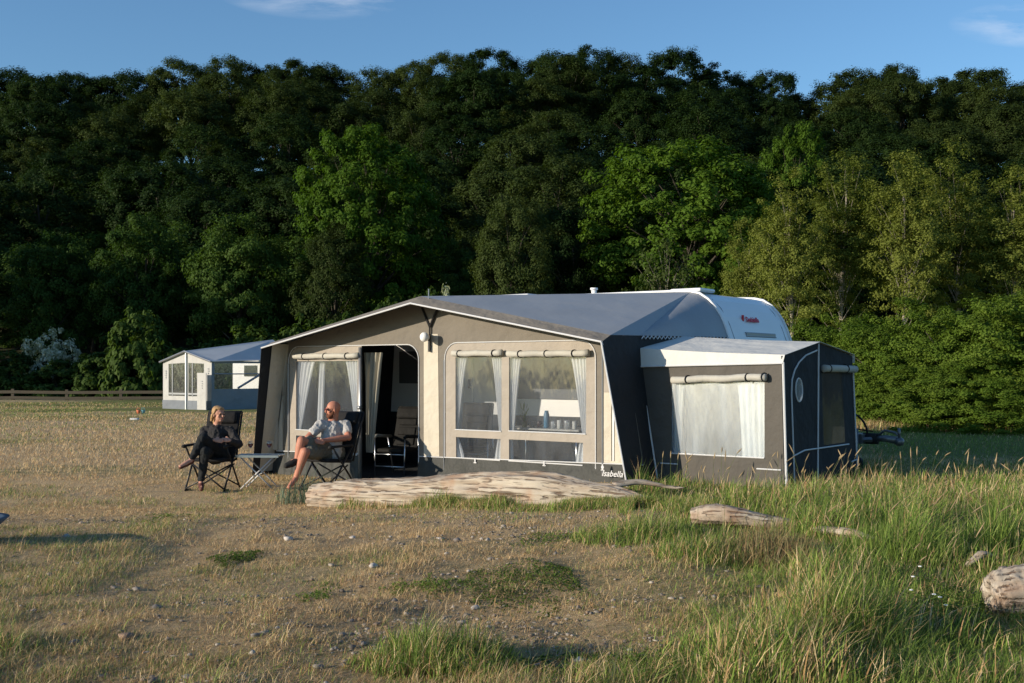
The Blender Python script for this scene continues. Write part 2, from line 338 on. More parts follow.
def groundmat():
    m, t = newmat('dry_meadow_soil'); N = t.nodes; L = t.links
    out = N.new('ShaderNodeOutputMaterial'); b = N.new('ShaderNodeBsdfPrincipled'); L.new(b.outputs[0], out.inputs[0]); b.inputs['Roughness'].default_value = .95; b.inputs['Specular IOR Level'].default_value = .1
    g = N.new('ShaderNodeNewGeometry')
    def noise(sc, det=5, ro=.6, st=(1,1,1)):
        mp = N.new('ShaderNodeMapping'); mp.inputs['Scale'].default_value = st; L.new(g.outputs['Position'], mp.inputs[0])
        n = N.new('ShaderNodeTexNoise'); n.inputs['Scale'].default_value = sc; n.inputs['Detail'].default_value = det; n.inputs['Roughness'].default_value = ro; L.new(mp.outputs[0], n.inputs['Vector']); return n.outputs[0]
    def ramp(i, p0, p1, c0=(0,0,0), c1=(1,1,1)):
        r = N.new('ShaderNodeValToRGB'); e = r.color_ramp.elements; e[0].position = p0; e[1].position = p1; e[0].color = (*c0, 1); e[1].color = (*c1, 1); L.new(i, r.inputs[0]); return r.outputs[0]
    def mix(f, a, c):
        x = N.new('ShaderNodeMixRGB'); (L.new(f, x.inputs[0]) if not isinstance(f, float) else setattr(x.inputs[0], 'default_value', f))
        for i, q in ((1, a), (2, c)):
            if isinstance(q, tuple): x.inputs[i].default_value = (*q, 1)
            else: L.new(q, x.inputs[i])
        return x.outputs[0]
    fine = noise(38, 10, .8); mid = noise(3.2, 6, .65); big = noise(.35, 4, .55, (1, 1.8, 1)); vbig = noise(.09, 3, .5, (1, 2.2, 1))
    straw = ramp(fine, .3, .72, (.34, .235, .12), (.78, .59, .35))
    green = ramp(fine, .3, .72, (.07, .085, .025), (.27, .28, .10))
    soil = ramp(fine, .32, .7, (.21, .16, .105), (.58, .45, .31))
    c = mix(ramp(mid, .45, .62), straw, soil)
    c = mix(ramp(big, .46, .60), c, straw)
    # the meadow is greener towards its far edge and on the right
    sx = N.new('ShaderNodeSeparateXYZ'); L.new(g.outputs['Position'], sx.inputs[0])
    mr = N.new('ShaderNodeMapRange'); L.new(sx.outputs['Y'], mr.inputs[0]); mr.inputs[1].default_value = 26; mr.inputs[2].default_value = 62; mr.inputs[3].default_value = 0; mr.inputs[4].default_value = .22
    mr2 = N.new('ShaderNodeMapRange'); L.new(sx.outputs['X'], mr2.inputs[0]); mr2.inputs[1].default_value = 3.0; mr2.inputs[2].default_value = 7; mr2.inputs[3].default_value = 0; mr2.inputs[4].default_value = .30
    mm = N.new('ShaderNodeMath'); mm.operation = 'MAXIMUM'; L.new(mr.outputs[0], mm.inputs[0]); L.new(mr2.outputs[0], mm.inputs[1])
    ad = N.new('ShaderNodeMath'); ad.operation = 'ADD'; L.new(vbig, ad.inputs[0]); L.new(mm.outputs[0], ad.inputs[1])
    ad2 = N.new('ShaderNodeMath'); ad2.operation = 'MULTIPLY_ADD'; L.new(mid, ad2.inputs[0]); ad2.inputs[1].default_value = .35; L.new(ad.outputs[0], ad2.inputs[2])
    c = mix(ramp(ad2.outputs[0], .70, .88), c, green)
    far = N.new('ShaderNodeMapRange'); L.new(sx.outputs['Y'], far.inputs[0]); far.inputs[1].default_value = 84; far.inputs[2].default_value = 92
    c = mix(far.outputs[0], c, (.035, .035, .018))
    L.new(c, b.inputs['Base Color'])
    bp = N.new('ShaderNodeBump'); bp.inputs['Strength'].default_value = 1; bp.inputs['Distance'].default_value = .035; L.new(fine, bp.inputs['Height']); L.new(bp.outputs[0], b.inputs['Normal'])
    return m
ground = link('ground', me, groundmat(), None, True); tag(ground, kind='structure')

def at(x, y, Yd): return Vector(((x-512)/F*Yd, Yd, H-(y-HZ)*Yd/F))
def on_ground(x, y):
    Yd = H*F/max(y-HZ, 1)
    for _ in range(6):
        X_ = (x-512)/F*Yd; Yd = (H-gz1(X_, Yd))*F/(y-HZ)
    X_ = (x-512)/F*Yd; return Vector((X_, Yd, gz1(X_, Yd)))

# ------------------------------------------------------------------ awning frame: local x along the front, local y away from the viewer
OX, OY = 1.158, 14.62; UX, UY = .792, -.611; VX, VY = .611, .792
ANG = math.atan2(UY, UX)
def uv2w(u, v): return (OX+UX*u+VX*v, OY+UY*u+VY*v)
def wl(x, y, v=.55):
    s = (x-512)/F; u = (s*(OY+VY*v) - OX - VX*v)/(UX - UY*s); Yd = OY+UY*u+VY*v
    return (u, H-(y-HZ)*Yd/F)
def wlG(u, v): return gz1(*uv2w(u, v))

aw = empty('caravan_awning', (OX, OY, 0), ANG)
tag(aw, 'big taupe and cream caravan awning with open door, curtained windows and grey roof', 'awning')
VW = .55
def fn(v): return lambda a, b, off: (a, v+off, b)
def loop_px(pts, v=VW): return [wl(x, y, v) for x, y in pts]
def rrect_px(x0, y0, x1, y1, r=0, top=True, n=6, v=VW):
    """pixel-guided opening; rounded upper corners"""
    u0, zb0 = wl(x0, y1, v); u1, zb1 = wl(x1, y1, v); zt = (wl(x0, y0, v)[1]+wl(x1, y0, v)[1])/2; zb = (zb0+zb1)/2
    return rrect(u0, zb, u1, zt, r, n)
def rrect(u0, zb, u1, zt, r=0, n=6):
    if r <= 0: return [(u0, zb), (u1, zb), (u1, zt), (u0, zt)]
    p = [(u0, zb), (u1, zb)]
    for k in range(n+1): a = math.pi/2*k/n; p.append((u1-r+r*math.cos(a), zt-r+r*math.sin(a)))
    for k in range(n+1): a = math.pi/2+math.pi/2*k/n; p.append((u0+r+r*math.cos(a), zt-r+r*math.sin(a)))
    return p
W = 6.71; PK = -W/2; ZP, ZE = 2.60, 1.96
def rafter(u): return ZE + (ZP-ZE)*(1-abs(u-PK)/(W/2))
UL, UR = -7.06, .33           # ends of the front wall at the ground
hem = lambda u: .245 + (u-0)*.018  # height of the white hem line
# regions: left arch (window + door), right arch (windows)
uA0 = wl(289,400)[0]; uA1 = wl(419,400)[0]; zAt = wl(355,345.5)[1]
uB0 = wl(445,400)[0]; uB1 = wl(596,400)[0]; zBt = wl(515,341.5)[1]
uPost = wl(361.5,400)[0]
hz_ = .02
outer = [(UL+.10, hem(UL)), (uA0, hem(uA0)), (uA0, zAt-.22)]
archA = rrect(uA0, hem(uA0), uA1, zAt, .24); archB = rrect(uB0, hem(uB0), uB1, zBt, .24)
def arch_notch(a): return [a[0]] + a[:1:-1] + [a[1]]   # left foot, over the top, right foot
outl = [(UL+.05, hem(UL))] + arch_notch(archA) + arch_notch(archB) + [(UR-.03, hem(UR)), (-.02, rafter(0)), (PK, rafter(PK)), (-W+.02, rafter(-W))]
MB().plate([outl], fn(VW), .006).build('front_wall', M['taupe'], aw)
# cream side strips and centre stripe
def strip(name, px, mat, off=-.006, th=.005, parent=aw):
    return MB().plate([px], fn(VW+off), th).build(name, mat, parent)
cs = [(wl(424,458)[0], hem(-3.3)+.005), (wl(439.5,458)[0], hem(-3)+.005), (wl(438,336)[0], wl(438,334)[1]), (wl(424,336)[0], wl(424,334)[1])]
strip('centre_stripe', cs, M['cream'])
uw = wl(603,340)[0]
strip('cream_side_panel', [(uw, hem(0)+.005), (UR-.05, hem(0)+.005), (-.01, 1.93), (uw, 1.93)], M['cream'])
strip('cream_side_flap', [(wl(604.5,350)[0], 1.2), (wl(612,350)[0], 1.2), (wl(612,350)[0], 1.80), (wl(604.5,350)[0], 1.80)], M['beige'], -.014)
strip('cream_side_flap', [(wl(604.5,350)[0], .28), (wl(612,350)[0], .28), (wl(612,350)[0], 1.16), (wl(604.5,350)[0], 1.16)], M['cream'], -.018)
strip('side_gap', [(wl(613,350)[0], .28), (wl(614.6,350)[0], .28), (wl(614.6,350)[0], 1.12), (wl(613,350)[0], 1.12)], M['greymetal'], -.016)
strip('cream_side_panel', [(-6.98, hem(-7)+.005), (uA0-.16, hem(-7)+.005), (uA0-.16, 1.94), (-6.66, 1.93)], M['cream'])
strip('cream_side_flap', [(uA0-.50, hem(-7)+.02), (uA0-.26, hem(-7)+.02), (uA0-.26, 1.02), (uA0-.50, 1.02)], M['cream'], -.05, .04)
strip('side_seam', [(uA0-.44, 1.05), (uA0-.42, 1.05), (uA0-.42, 1.78), (uA0-.44, 1.78)], M['beige'], -.012)
# beige panels in the arches with openings for the foils
def in_(l): return l
wA = rrect_px(296, 361, 357.5, 431); wA2 = rrect_px(296, 437, 357.5, 453)
pA = rrect(uA0+.012, hem(uA0)+.004, uPost, zAt-.012, 0)
pA = [(uA0+.012, hem(uA0)+.004), (uPost, hem(uA0)+.004), (uPost, zAt-.012)] + [q for q in rrect(uA0+.012, 0, uA1, zAt-.012, .23)[-7:]]
MB().plate([pA, wA, wA2], fn(VW), .006).build('window_panel', M['beige'], aw)
pB = rrect(uB0+.012, hem(uB0)+.004, uB1-.012, zBt-.012, .23)
winsB = [rrect_px(455.5, 357, 501.5, 430.5), rrect_px(509, 357, 586, 432.5), rrect_px(456, 438, 500.5, 459), rrect_px(509, 441, 583, 463)]
MB().plate([pB] + winsB, fn(VW), .006).build('window_panel', M['beige'], aw)
def window(lp, name='window', curtains=(), lines=True, pm='pane', par=aw, v=VW):
    p = MB().plate([lp], fn(v+.008), .002).build(name, M[pm], par)
    tb = MB()
    c = lp + [lp[0]]
    tb.tube([(a, v-.008, b) for a, b in (lp[0], lp[1])], .009, 6)
    tb.build('sill_piping', M['piping'], p)
    return p
def curtain(pw, utL, utR, ubL, ubR, zt, zb, v=VW+.06, mat='curtain', waves=5, amp=.018, mid=None, nm='curtain'):
    n = 36; k = 10; vs = []; fs = []
    for j in range(k+1):
        t = j/k; z = zt+(zb-zt)*t; e = t**.8
        a = utL+(ubL-utL)*e; b = utR+(ubR-utR)*e
        if mid: w = math.sin(math.pi*t)**2; a += (mid[0]-a)*w; b += (mid[1]-b)*w
        for i in range(n+1):
            s = i/n; vs.append((a+(b-a)*s, v+amp*math.sin(s*waves*2*math.pi + .6*math.sin(t*3))*(1-.2*t), z))
    for j in range(k):
        for i in range(n): q = j*(n+1)+i; fs.append((q, q+1, q+n+2, q+n+1))
    return MB().add(vs, fs).build(nm, M[mat], pw, True)
wins = [window(l) for l in [wA, wA2] + winsB]
for w in wins: pass
tag(wins[0], 'clear window beside the open door')
def cpx(w, xtL, xtR, xbL, xbR, yt, yb, **k):
    c = (xtL+xbR)/2
    curtain(w, wl(xtL, yt, VW+.06)[0], wl(xtR, yt, VW+.06)[0], wl(xbL, yb, VW+.06)[0], wl(xbR, yb, VW+.06)[0], wl(c, yt, VW+.06)[1], wl(c, yb, VW+.06)[1], **k)
cpx(wins[0], 296, 316, 295, 301, 359, 431); cpx(wins[0], 345, 359.5, 355, 360, 359, 431)
cpx(wins[0], 315, 321, 312, 318, 359, 431, v=VW+.16, waves=2)
cpx(wins[2], 454.5, 468, 454.5, 458, 355, 432); cpx(wins[2], 491, 503, 499, 503, 355, 432)
cpx(wins[3], 507.5, 522, 507, 514, 355, 434); cpx(wins[3], 570, 588, 582, 588, 355, 434)
cpx(wins[4], 454, 458, 454, 465, 437, 461, waves=2); cpx(wins[4], 498, 502, 494, 502, 437, 461, waves=2)
cpx(wins[5], 507, 513, 507, 513, 440, 465, waves=2); cpx(wins[5], 580, 585, 575, 585, 440, 465, waves=2)
# rolled window covers with ties
def roll(x0, x1, y, v=VW, par=aw, rad=.045, ties=3, mat='rollup', y2=None):
    u0, z0 = wl(x0, y, v-.06); u1, z1 = wl(x1, y if y2 is None else y2, v-.06)
    z1 = z0 if y2 is None else z1
    m = MB(); n = 14; pts = [(u0+(u1-u0)*i/n, v-.06+.004*math.sin(i*2.3), z0+(z1-z0)*i/n-.010*math.sin(math.pi*((i*ties/n) % 1))) for i in range(n+1)]
    m.tube(pts, [rad*(1+.05*math.sin(i*1.9)) for i in range(n+1)], 12)
    r = m.build('rolled_cover', M[mat], par, True)
    for k in range(ties):
        t = MB(); f = (k+.5)/ties if ties > 2 else (k*.7+.15); f = min(max(f, .06), .94); uu = u0+(u1-u0)*f; zz = z0+(z1-z0)*f
        t.tube([(uu+.018*math.cos(a)-.0, v-.06+rad*1.09*math.cos(a), zz-.008+rad*1.09*math.sin(a)) for a in [i*math.pi/6 for i in range(13)]], .009, 5); t.build('tie', M['black'], r)
    return r
roll(294, 358.5, 356); roll(452.5, 502, 353.2, ties=2); roll(507.5, 588.5, 353.6)
# piping round the arches, hem, post
pp = MB()
for a in (archA, archB):
    pts = [(u, VW-.008, z) for u, z in a[:1] + a[:1:-1] + [a[1]]]
    pp.tube(pts, .008, 6)
    pp.tube([(a[1][0], VW-.008, a[1][1]), (a[1][0], VW-.008, .0)], .010, 6)
pp.build('arch_piping', M['piping'], aw)
hp = MB(); 
for (a, b) in ((UL+.1, uPost), (uA1, UR-.03)):
    n = 12; hp.tube([(a+(b-a)*i/n, VW-.012, hem(a+(b-a)*i/n)) for i in range(n+1)], .008, 6)
for u_ in (wl(476,460)[0], wl(545,462)[0]): hp.box((u_, VW-.02, hem(u_)-.035), (.02, .01, .06)); hp.box((u_, VW-.02, hem(u_)-.06), (.05, .01, .016))
hp.build('hem_piping', M['piping'], aw)
for (a, b) in ((UL+.05, uPost), (uA1, UR)):
    n = 40; vs = []; fs = []
    for i in range(n+1):
        u = a+(b-a)*i/n; w = .012*math.sin(i*1.7)+.008*math.sin(i*3.1)
        vs += [(u, VW, hem(u)), (u, VW-.02+w, hem(u)*.5-.02), (u, VW-.05+w*1.4, wlG(u, VW)-.03)]
    for i in range(n):
        for j in (0, 1): q = i*3+j; fs.append((q, q+3, q+4, q+1))
    MB().add(vs, fs).build('mud_skirt', M['skirt'], aw, True)
pr = MB(); pr.tube([(uPost, VW-.03, wlG(uPost, VW)), (uPost, VW-.03, zAt-.03)], .03, 10); pr.tube([(uPost-.03, VW-.045, .9), (uPost+.03, VW-.045, .9)], .035, 8)
pr.build('door_post', M['greymetal'], aw, True)
vp = MB(); vp.tube([(uw+.0, VW-.012, 0), (uw+.0, VW-.012, 1.93)], .012, 6); vp.build('corner_zip', M['greymetal'], aw)
vp = MB(); vp.tube([(uA0+.0, VW-.018, 0), (uA0+.0, VW-.018, 1.60)], .012, 6); vp.build('corner_zip', M['greymetal'], aw)
MB().tube([(uB0-.01, VW-.016, 0), (uB0-.01, VW-.016, 1.65)], .008, 6).build('corner_zip', M['greymetal'], aw)
# bunched cream door drape inside the doorway
c = curtain(aw, wl(364,360,VW+.2)[0], wl(383,360,VW+.2)[0], wl(366,455,VW+.2)[0], wl(373,455,VW+.2)[0], 1.78, .17, v=VW+.2, mat='creamcurtain', waves=4, amp=.035, nm='door_drape')
# writing on the skirt
def text(body, name, size, mat, parent, mtx, shear=0, ext=.002, bold=0.0, align='CENTER'):
    cu = bpy.data.curves.new(name, 'FONT'); cu.body = body; cu.size = size; cu.shear = shear; cu.extrude = ext; cu.offset = bold; cu.align_x = align; cu.align_y = 'CENTER'; cu.resolution_u = 4
    o = bpy.data.objects.new(name, cu); col.objects.link(o); bpy.context.view_layer.update()
    me = bpy.data.meshes.new_from_object(o.evaluated_get(bpy.context.evaluated_depsgraph_get())); bpy.data.objects.remove(o)
    me.transform(mtx); p = link(name, me, mat, parent); return p
u_, z_ = wl(614.5, 475.5, VW-.07)
text('Isabella', 'lettering', .115, M['piping'], aw, Matrix.Translation((u_, VW-.13, z_+.025)) @ Matrix.Rotation(R(90), 4, 'X'), shear=.35, bold=.001)
lg = MB(); lg.ell((u_-.15, VW-.13, z_+.105), (.024, .006, .022)); lg.ell((u_-.15, VW-.13, z_+.135), (.016,.006,.011)); lg.box((u_-.15, VW-.13, z_+.083), (.026,.008,.03)); lg.box((u_-.15, VW-.13, z_+.068), (.055,.008,.010))
lg.build('emblem', M['piping'], aw)
# roof
tipL, tipP, tipR = (-W, 0, 1.865), (PK, 0, 2.485), (0, 0, 1.865)
rL, rP, rR = (-W, .22, ZE), (PK, .22, ZP), (0, .22, ZE)
CV = [(-.518, 2.71), (-.36, 2.675), (-.21, 2.58), (-.09, 2.45), (.0, 2.32), (.07, 2.17), (.132, 2.0)]
railR = [(u, 3.3, z) for u, z in CV]; railL = [(-W-u, 3.3, z+.05*(z-2)/.7) for u, z in CV]
Cc = (.01, .95, 1.97); Cl = (-W-.01, .95, 1.96)
polys = [(rP, rR, railR[0]), (rR, Cc, railR[0]), (rP, railR[0], railL[0]), (rP, railL[0], rL), (rL, railL[0], Cl)]
m = MB(); m.sheet(polys, .004); rf = m.build('roof', M['roof'], aw)
for C0, rl in ((Cc, railR), (Cl, railL)):
    vs = []; fs = []; K = 6
    for i in range(7):
        for j in range(K+1): vs.append(Vector(C0).lerp(Vector(rl[i]), j/K))
    for i in range(6):
        for j in range(K): q_ = i*(K+1)+j; fs.append((q_, q_+1, q_+K+2, q_+K+1))
    g_ = MB().add(vs, fs); o_ = g_.build('roof_gusset', M['roof'], rf, True)
    bm = bmesh.new(); bm.from_mesh(o_.data); bmesh.ops.remove_doubles(bm, verts=bm.verts, dist=.001); bm.to_mesh(o_.data); bm.free()
MB().sheet([(tipP, tipR, rR, rP), (tipL, tipP, rP, rL)], .004).build('roof_edge_band', M['roofband'], rf)
t = MB(); t.tube([tipL, tipP, tipR], .013, 6); t.tube([tipR, (.0,.05,1.80)], .012, 6); t.build('roof_edge_piping', M['piping'], rf)
# frilled eave hem along the right side
t = MB(); zz_ = []
for i in range(49):
    q = Vector(Cc).lerp(Vector(railR[-1]), i/48) + Vector((.02, 0, -.005 if i % 2 else -.045)); zz_.append(q)
t.tube(zz_, .009, 5); t.build('eave_lacing', M['piping'], rf)
# ridge pole tip, V brace
t = MB(); t.tube([(PK+.18, .2, 2.5), (PK+.18, .2, 2.70)], .008, 6); t.build('pole_spike', M['greymetal'], aw)
uc = wl(431,340)[0]
t = MB()
zc = wl(431,327)[1]
t.tube([(uc-.16, VW-.03, 2.45), (uc, VW-.03, zc)], .018, 6); t.tube([(uc+.16, VW-.03, 2.44), (uc, VW-.03, zc)], .018, 6); t.tube([(uc, VW-.03, zc), (uc, VW-.03, zc-.32)], .014, 6)
t.build('v_brace', M['black'], aw)
t = MB(); t.sheet([((uc-.13, VW-.02, 2.46), (uc, VW-.02, zc+.04), (uc+.13, VW-.02, 2.46))], .004); t.build('gable_patch', M['roofband'], aw)
# right and left outer walls with the wing in front
SWT = [(0, .0, 1.86), (.0, .22, ZE-.003), (.002, VW, ZE-.002), (.01, .95, 1.965), (.132, 3.3, 1.99), (.14, 3.9, 1.9)]
SWB = [(.38, .12, -.32), (.38, .26, -.32), (.375, VW, -.32), (.36, 1.0, -.32), (.30, 3.3, -.32), (.30, 3.9, -.32)]
def sidewall(sgn, u0):
    K_ = len(SWT) if sgn < 0 else len(SWT)-1
    T = [(u0+sgn*a_, b_, c_) for a_, b_, c_ in SWT[:K_]]; B = [(u0+sgn*a_, b_, c_) for a_, b_, c_ in SWB[:K_]]
    m = MB(); m.add(T+B, [(i, i+1, i+K_+1, i+K_) for i in range(K_-1)]); w = m.build('side_wall', M['charcoal'], aw)
    s_ = w.modifiers.new('s', 'SOLIDIFY'); s_.thickness = .005; s_.offset = 0
    if sgn > 0: t = MB(); t.tube([(u0, -.004, 1.86), (u0+.38, .116, -.3)], .012, 6); t.build('wing_piping', M['piping'], w)
    else:
        k = .02; MB().sheet([(Vector(T[1])+Vector((k,.0,-.02)), Vector(T[2])+Vector((k,-.01,-.02)), Vector(B[2])+Vector((k,-.01,.1)), Vector(B[1])+Vector((k,0,.1)))], .003).build('wing_lining', M['cream'], w)
    return w
sidewall(1, 0); sidewall(-1, -W)
# front poles inside
t = MB()
for u_ in (-W+.1, PK, -.12): t.tube([(u_, VW+.1, -.1), (u_, VW+.1, rafter(u_)-.05)], .014, 8)
t.tube([(-W+.1, VW+.1, rafter(-W+.1)-.05), (PK, VW+.1, ZP-.05), (-.12, VW+.1, rafter(-.12)-.05)], .014, 8)
t.build('frame_poles', M['alu'], aw, True)
# groundsheet
t = MB(); g00 = [(-6.95, VW+.02), (.2, VW+.02), (.2, 3.28), (-6.95, 3.28)]; n_ = 12
for i in range(n_):
    ua, ub = -6.95+7.15*i/n_, -6.95+7.15*(i+1)/n_
    for va, vb in ((VW+.02, 1.5), (1.5, 2.4), (2.4, 3.28)): t.add([(ua, va, wlG(ua, va)+.015), (ub, va, wlG(ub, va)+.015), (ub, vb, wlG(ub, vb)+.015), (ua, vb, wlG(ua, vb)+.015)], [(0,1,2,3)])
t.build('groundsheet', fabric('groundsheet_weave', (.05,.052,.055)), aw)
# ---- lamp on the front
lp = empty('awning_lamp', (*uv2w(uc, VW-.03), zc-.24), ANG); tag(lp, 'white round sensor lamp clamped to the dark pole under the awning gable', 'lamp')
dx, zl = wl(424.5, 337, VW-.22); dx -= uc; zl -= zc-.24
t = MB(); t.tube([(0, -.06, zl), (dx*.4, -.13, zl), (dx, -.20, zl), (dx-.02, -.235, zl)], [.045, .065, .075, .05], 14); t.build('lamp_head', M['white'], lp, True)
t = MB(); t.rbox((0, -.04, zl), (.07, .08, .09), .015); t.box((0,-.01,zl-.12),(.03,.03,.2)); t.build('bracket', M['black'], lp)
t = MB(); t.rbox((.02, -.06, zl+.02), (.04, .05, .05), .01); t.build('bracket_knob', principled('brown_plastic', (.3,.1,.05)), lp)

# ------------------------------------------------------------------ annex beside the awning
an = empty('awning_annex', (*uv2w(0, 0), 0), ANG); tag(an, 'side annex with cream roof, one wide hazy window and dark end wall with oval window', 'annex')
V1, V2 = .90, 3.25; VM = 2.05; UE = 2.08; SPL = .05
def fa(v): return lambda a, b, off: (a, v+off, b)
def awl(x, y): return wl(x, y, V1)
zbL = .0
wf = [awl(671.5, 384)[0], awl(764.5, 384)[0]]; zt = awl(715, 382)[1]; zb = awl(715, 455.5)[1]
holeF = [(wf[0], zb), (wf[1], zb), (wf[1], zt+.01), (wf[0], zt)]
MB().plate([[(.33, -.1), (UE+SPL, -.1), (UE, 1.60), (.0, 1.56)], holeF], fa(V1), .006).build('front_wall', M['annexwall'], an)
p = MB().plate([holeF], fa(V1+.008), .002).build('window', M['annexpane'], an)
tag(p, 'wide hazy window of the annex front')
t = MB(); t.tube([(wf[0], V1-.008, zb), (wf[1], V1-.008, zb)], .009, 6); t.build('sill_piping', M['piping'], p)
curtain(p, wf[0]+.02, wf[1]-.02, wf[0]+.02, wf[1]-.02, zt, zb-.02, v=V1+.09, waves=13, amp=.02, mat='curtain') if False else None
cu1 = curtain(p, wf[1]-.42, wf[1]+.01, wf[1]-.35, wf[1]+.01, zt, zb-.02, v=V1+.09, waves=5, amp=.02)
cu2 = curtain(p, wf[0]-.01, wf[0]+.16, wf[0]-.01, wf[0]+.08, zt, zb-.02, v=V1+.09, waves=3, amp=.02)
def aroll():
    u0, z0 = wl(672, 380, V1-.06); u1, z1 = wl(766, 377, V1-.06); n = 14; m = MB()
    m.tube([(u0+(u1-u0)*i/n, V1-.06, z0+(z1-z0)*i/n-.006*math.sin(i)) for i in range(n+1)], [.046*(1+.04*math.sin(i*1.9)) for i in range(n+1)], 12)
    r = m.build('rolled_cover', M['rollup'], an, True)
    for f in (.18, .82, .985):
        t = MB()
        uu = u0+(u1-u0)*f; zz = z0+(z1-z0)*f
        t.tube([(uu+.02*math.cos(a), V1-.06+.052*math.cos(a), zz+.052*math.sin(a)) for a in [i*math.pi/6 for i in range(13)]], .009, 5); t.build('tie', M['black'], r)
aroll()
# roof: valance, front slope, rear slope
vL, vR = 1.80, 1.69; rdL, rdR = 1.985, 1.875
a0, a1 = (-.03, V1-.04, 1.545), (UE+.03, V1-.03, 1.585); b0, b1 = (-.02, V1+.0, vL), (UE+.03, V1+.03, vR)
c0, c1 = (.06, VM, rdL), (UE+.03, VM, rdR); d0, d1 = (.12, V2+.02, 1.86), (UE+.03, V2+.02, 1.72); e0, e1 = (.12, V2+.03, 1.70), (UE+.03, V2+.03, 1.60)
n = 14; vs = []; fs = []
for i in range(n+1):
    f = i/n; sg = -.012*math.sin(math.pi*f)
    for a, b in ((a0,a1),(b0,b1),(c0,c1),(d0,d1),(e0,e1)):
        q = Vector(a).lerp(Vector(b), f); q.z += sg if a is not a0 else 0; vs.append(q)
for i in range(n):
    for j in range(4): q = i*5+j; fs.append((q, q+5, q+6, q+1))
o = MB().add(vs, fs).build('roof', M['annexroof'], an); o.modifiers.new('s','SOLIDIFY').thickness = .005
t = MB(); t.tube([a0, a1], .012, 6); t.tube([(.02,V1-.02,1.56), (.0, V1-.02, 1.82)], .012, 6); t.tube([(.0, V1-.02, 1.80), (.35, V1-.03, -.1)], .013, 6)
t.tube([(UE+.03, V1-.02, 1.6), (UE+SPL+.03, V1-.02, -.1)], .016, 6)
for (ua, ub) in ((.36, .62), (1.75, UE)): t.tube([(ua, V1-.012, .255), (ub, V1-.012, .255)], .010, 6)
t.build('wall_piping', M['piping'], an)
# end wall, in the plane u = UE: coordinates (v, z)
def fe(a, b, off): return (UE+SPL*(1.7-b)/1.7+off, a, b)
ov = [(V1+.49+.105*math.cos(t_), 1.245+.15*math.sin(t_)) for t_ in [i*math.pi/10 for i in range(20)]]
rw = [(VM+.10, .50), (VM+.86, .50), (VM+.80, 1.47), (VM+.10, 1.47)]
MB().plate([[(V1-.02, -.1), (V2+.06, -.1), (V2, 1.70), (VM, 1.86), (V1, 1.675)], ov, rw], fe, -.006).build('end_wall', M['charcoal'], an)
q = MB().plate([ov], fe, -.003).build('oval_window', M['annexpane'], an)
q2 = MB().plate([rw], fe, -.003).build('end_window', M['darkpane'], an)
t = MB(); t.tube([fe(a, b, .004) for a, b in ov + [ov[0]]], .010, 6); t.build('window_ring', M['piping'], q)
t = MB(); t.tube([fe(V1+.98, -.1, .01), fe(VM-.0, 1.85, .01)], .012, 6)
arch = [(V1+.26, -.1), (V1+.24, 1.2), (V1+.27, 1.38), (V1+.36, 1.50), (V1+.50, 1.60), (V1+.72, 1.69), (VM-.06, 1.76)]
t.tube([fe(a, b, .01) for a, b in arch], .011, 6)
t.tube([fe(V1+.26, .42, .012), fe(V1+.6, .47, .012), fe(V1+.98, .47, .012), fe(V2-.24, .47, .012)], .010, 6)
t.tube([fe(V2-.16, .22, .012), fe(V2+.02, .24, .012)], .010, 6)
t.tube([fe(V2+.06, -.05, .01), fe(V2+.0, 1.55, .01)], .012, 6)
t.build('end_piping', M['piping'], an)
t = MB(); t.tube([fe(VM+.08, 1.52, .04), fe(VM+.5, 1.52, .045), fe(V2+.0, 1.51, .04)], .05, 12); r = t.build('rolled_cover', M['rollup'], an, True)
for f in (VM+.22, VM+.84): t = MB(); t.tube([fe(f, 1.52+.056*math.sin(a), .04+.056*math.cos(a)) for a in [i*math.pi/6 for i in range(13)]], .008, 5); t.build('tie', M['black'], r)
MB().plate([[(.15, -.1), (UE+.05, -.1), (UE, 1.68), (.12, 1.72)]], fa(V2+.01), .005).build('rear_wall', M['charcoal'], an)

# ------------------------------------------------------------------ caravan behind
cv = empty('caravan', (*uv2w(0, 0), 0), ANG); tag(cv, 'white caravan parked behind the awning, its curved nose and drawbar at the right', 'caravan')
CW = 2.26; C1 = 3.32; C2 = C1+CW
prof = [(1.02, .42), (1.08, .75), (1.0, 1.0), (.72, 1.22), (.46, 1.42), (.30, 1.62), (.20, 1.82), (.132, 2.0), (.07, 2.17), (.0, 2.32), (-.09, 2.45), (-.21, 2.58), (-.36, 2.675), (-.518, 2.71), (-.8, 2.725), (-3.5, 2.74), (-6.2, 2.735), (-6.55, 2.68), (-6.85, 2.50), (-7.0, 2.2), (-7.1, 1.6), (-7.15, .6), (-7.1, .42)]
m = MB(); n = len(prof)
secs = [(C1+.0, .0), (C1+.05, .0), (C2-.05, 0), (C2, 0)]
m.add([(u, C1, z) for u, z in prof] + [(u, C2, z) for u, z in prof], [tuple(range(n)), tuple(range(2*n-1, n-1, -1))] + [(i, n+i, n+(i+1) % n, (i+1) % n) for i in range(n)])
body = m.build('body', M['white'], cv, False, bevel=.03)
t = MB(); cr = [p_ for p_ in prof[2:16]]
for v_ in (C1+.0, C2-.0): t.tube([(u, v_, z+.012) for u, z in cr], .022, 8)
t.build('edge_rail', M['white'], cv, True)
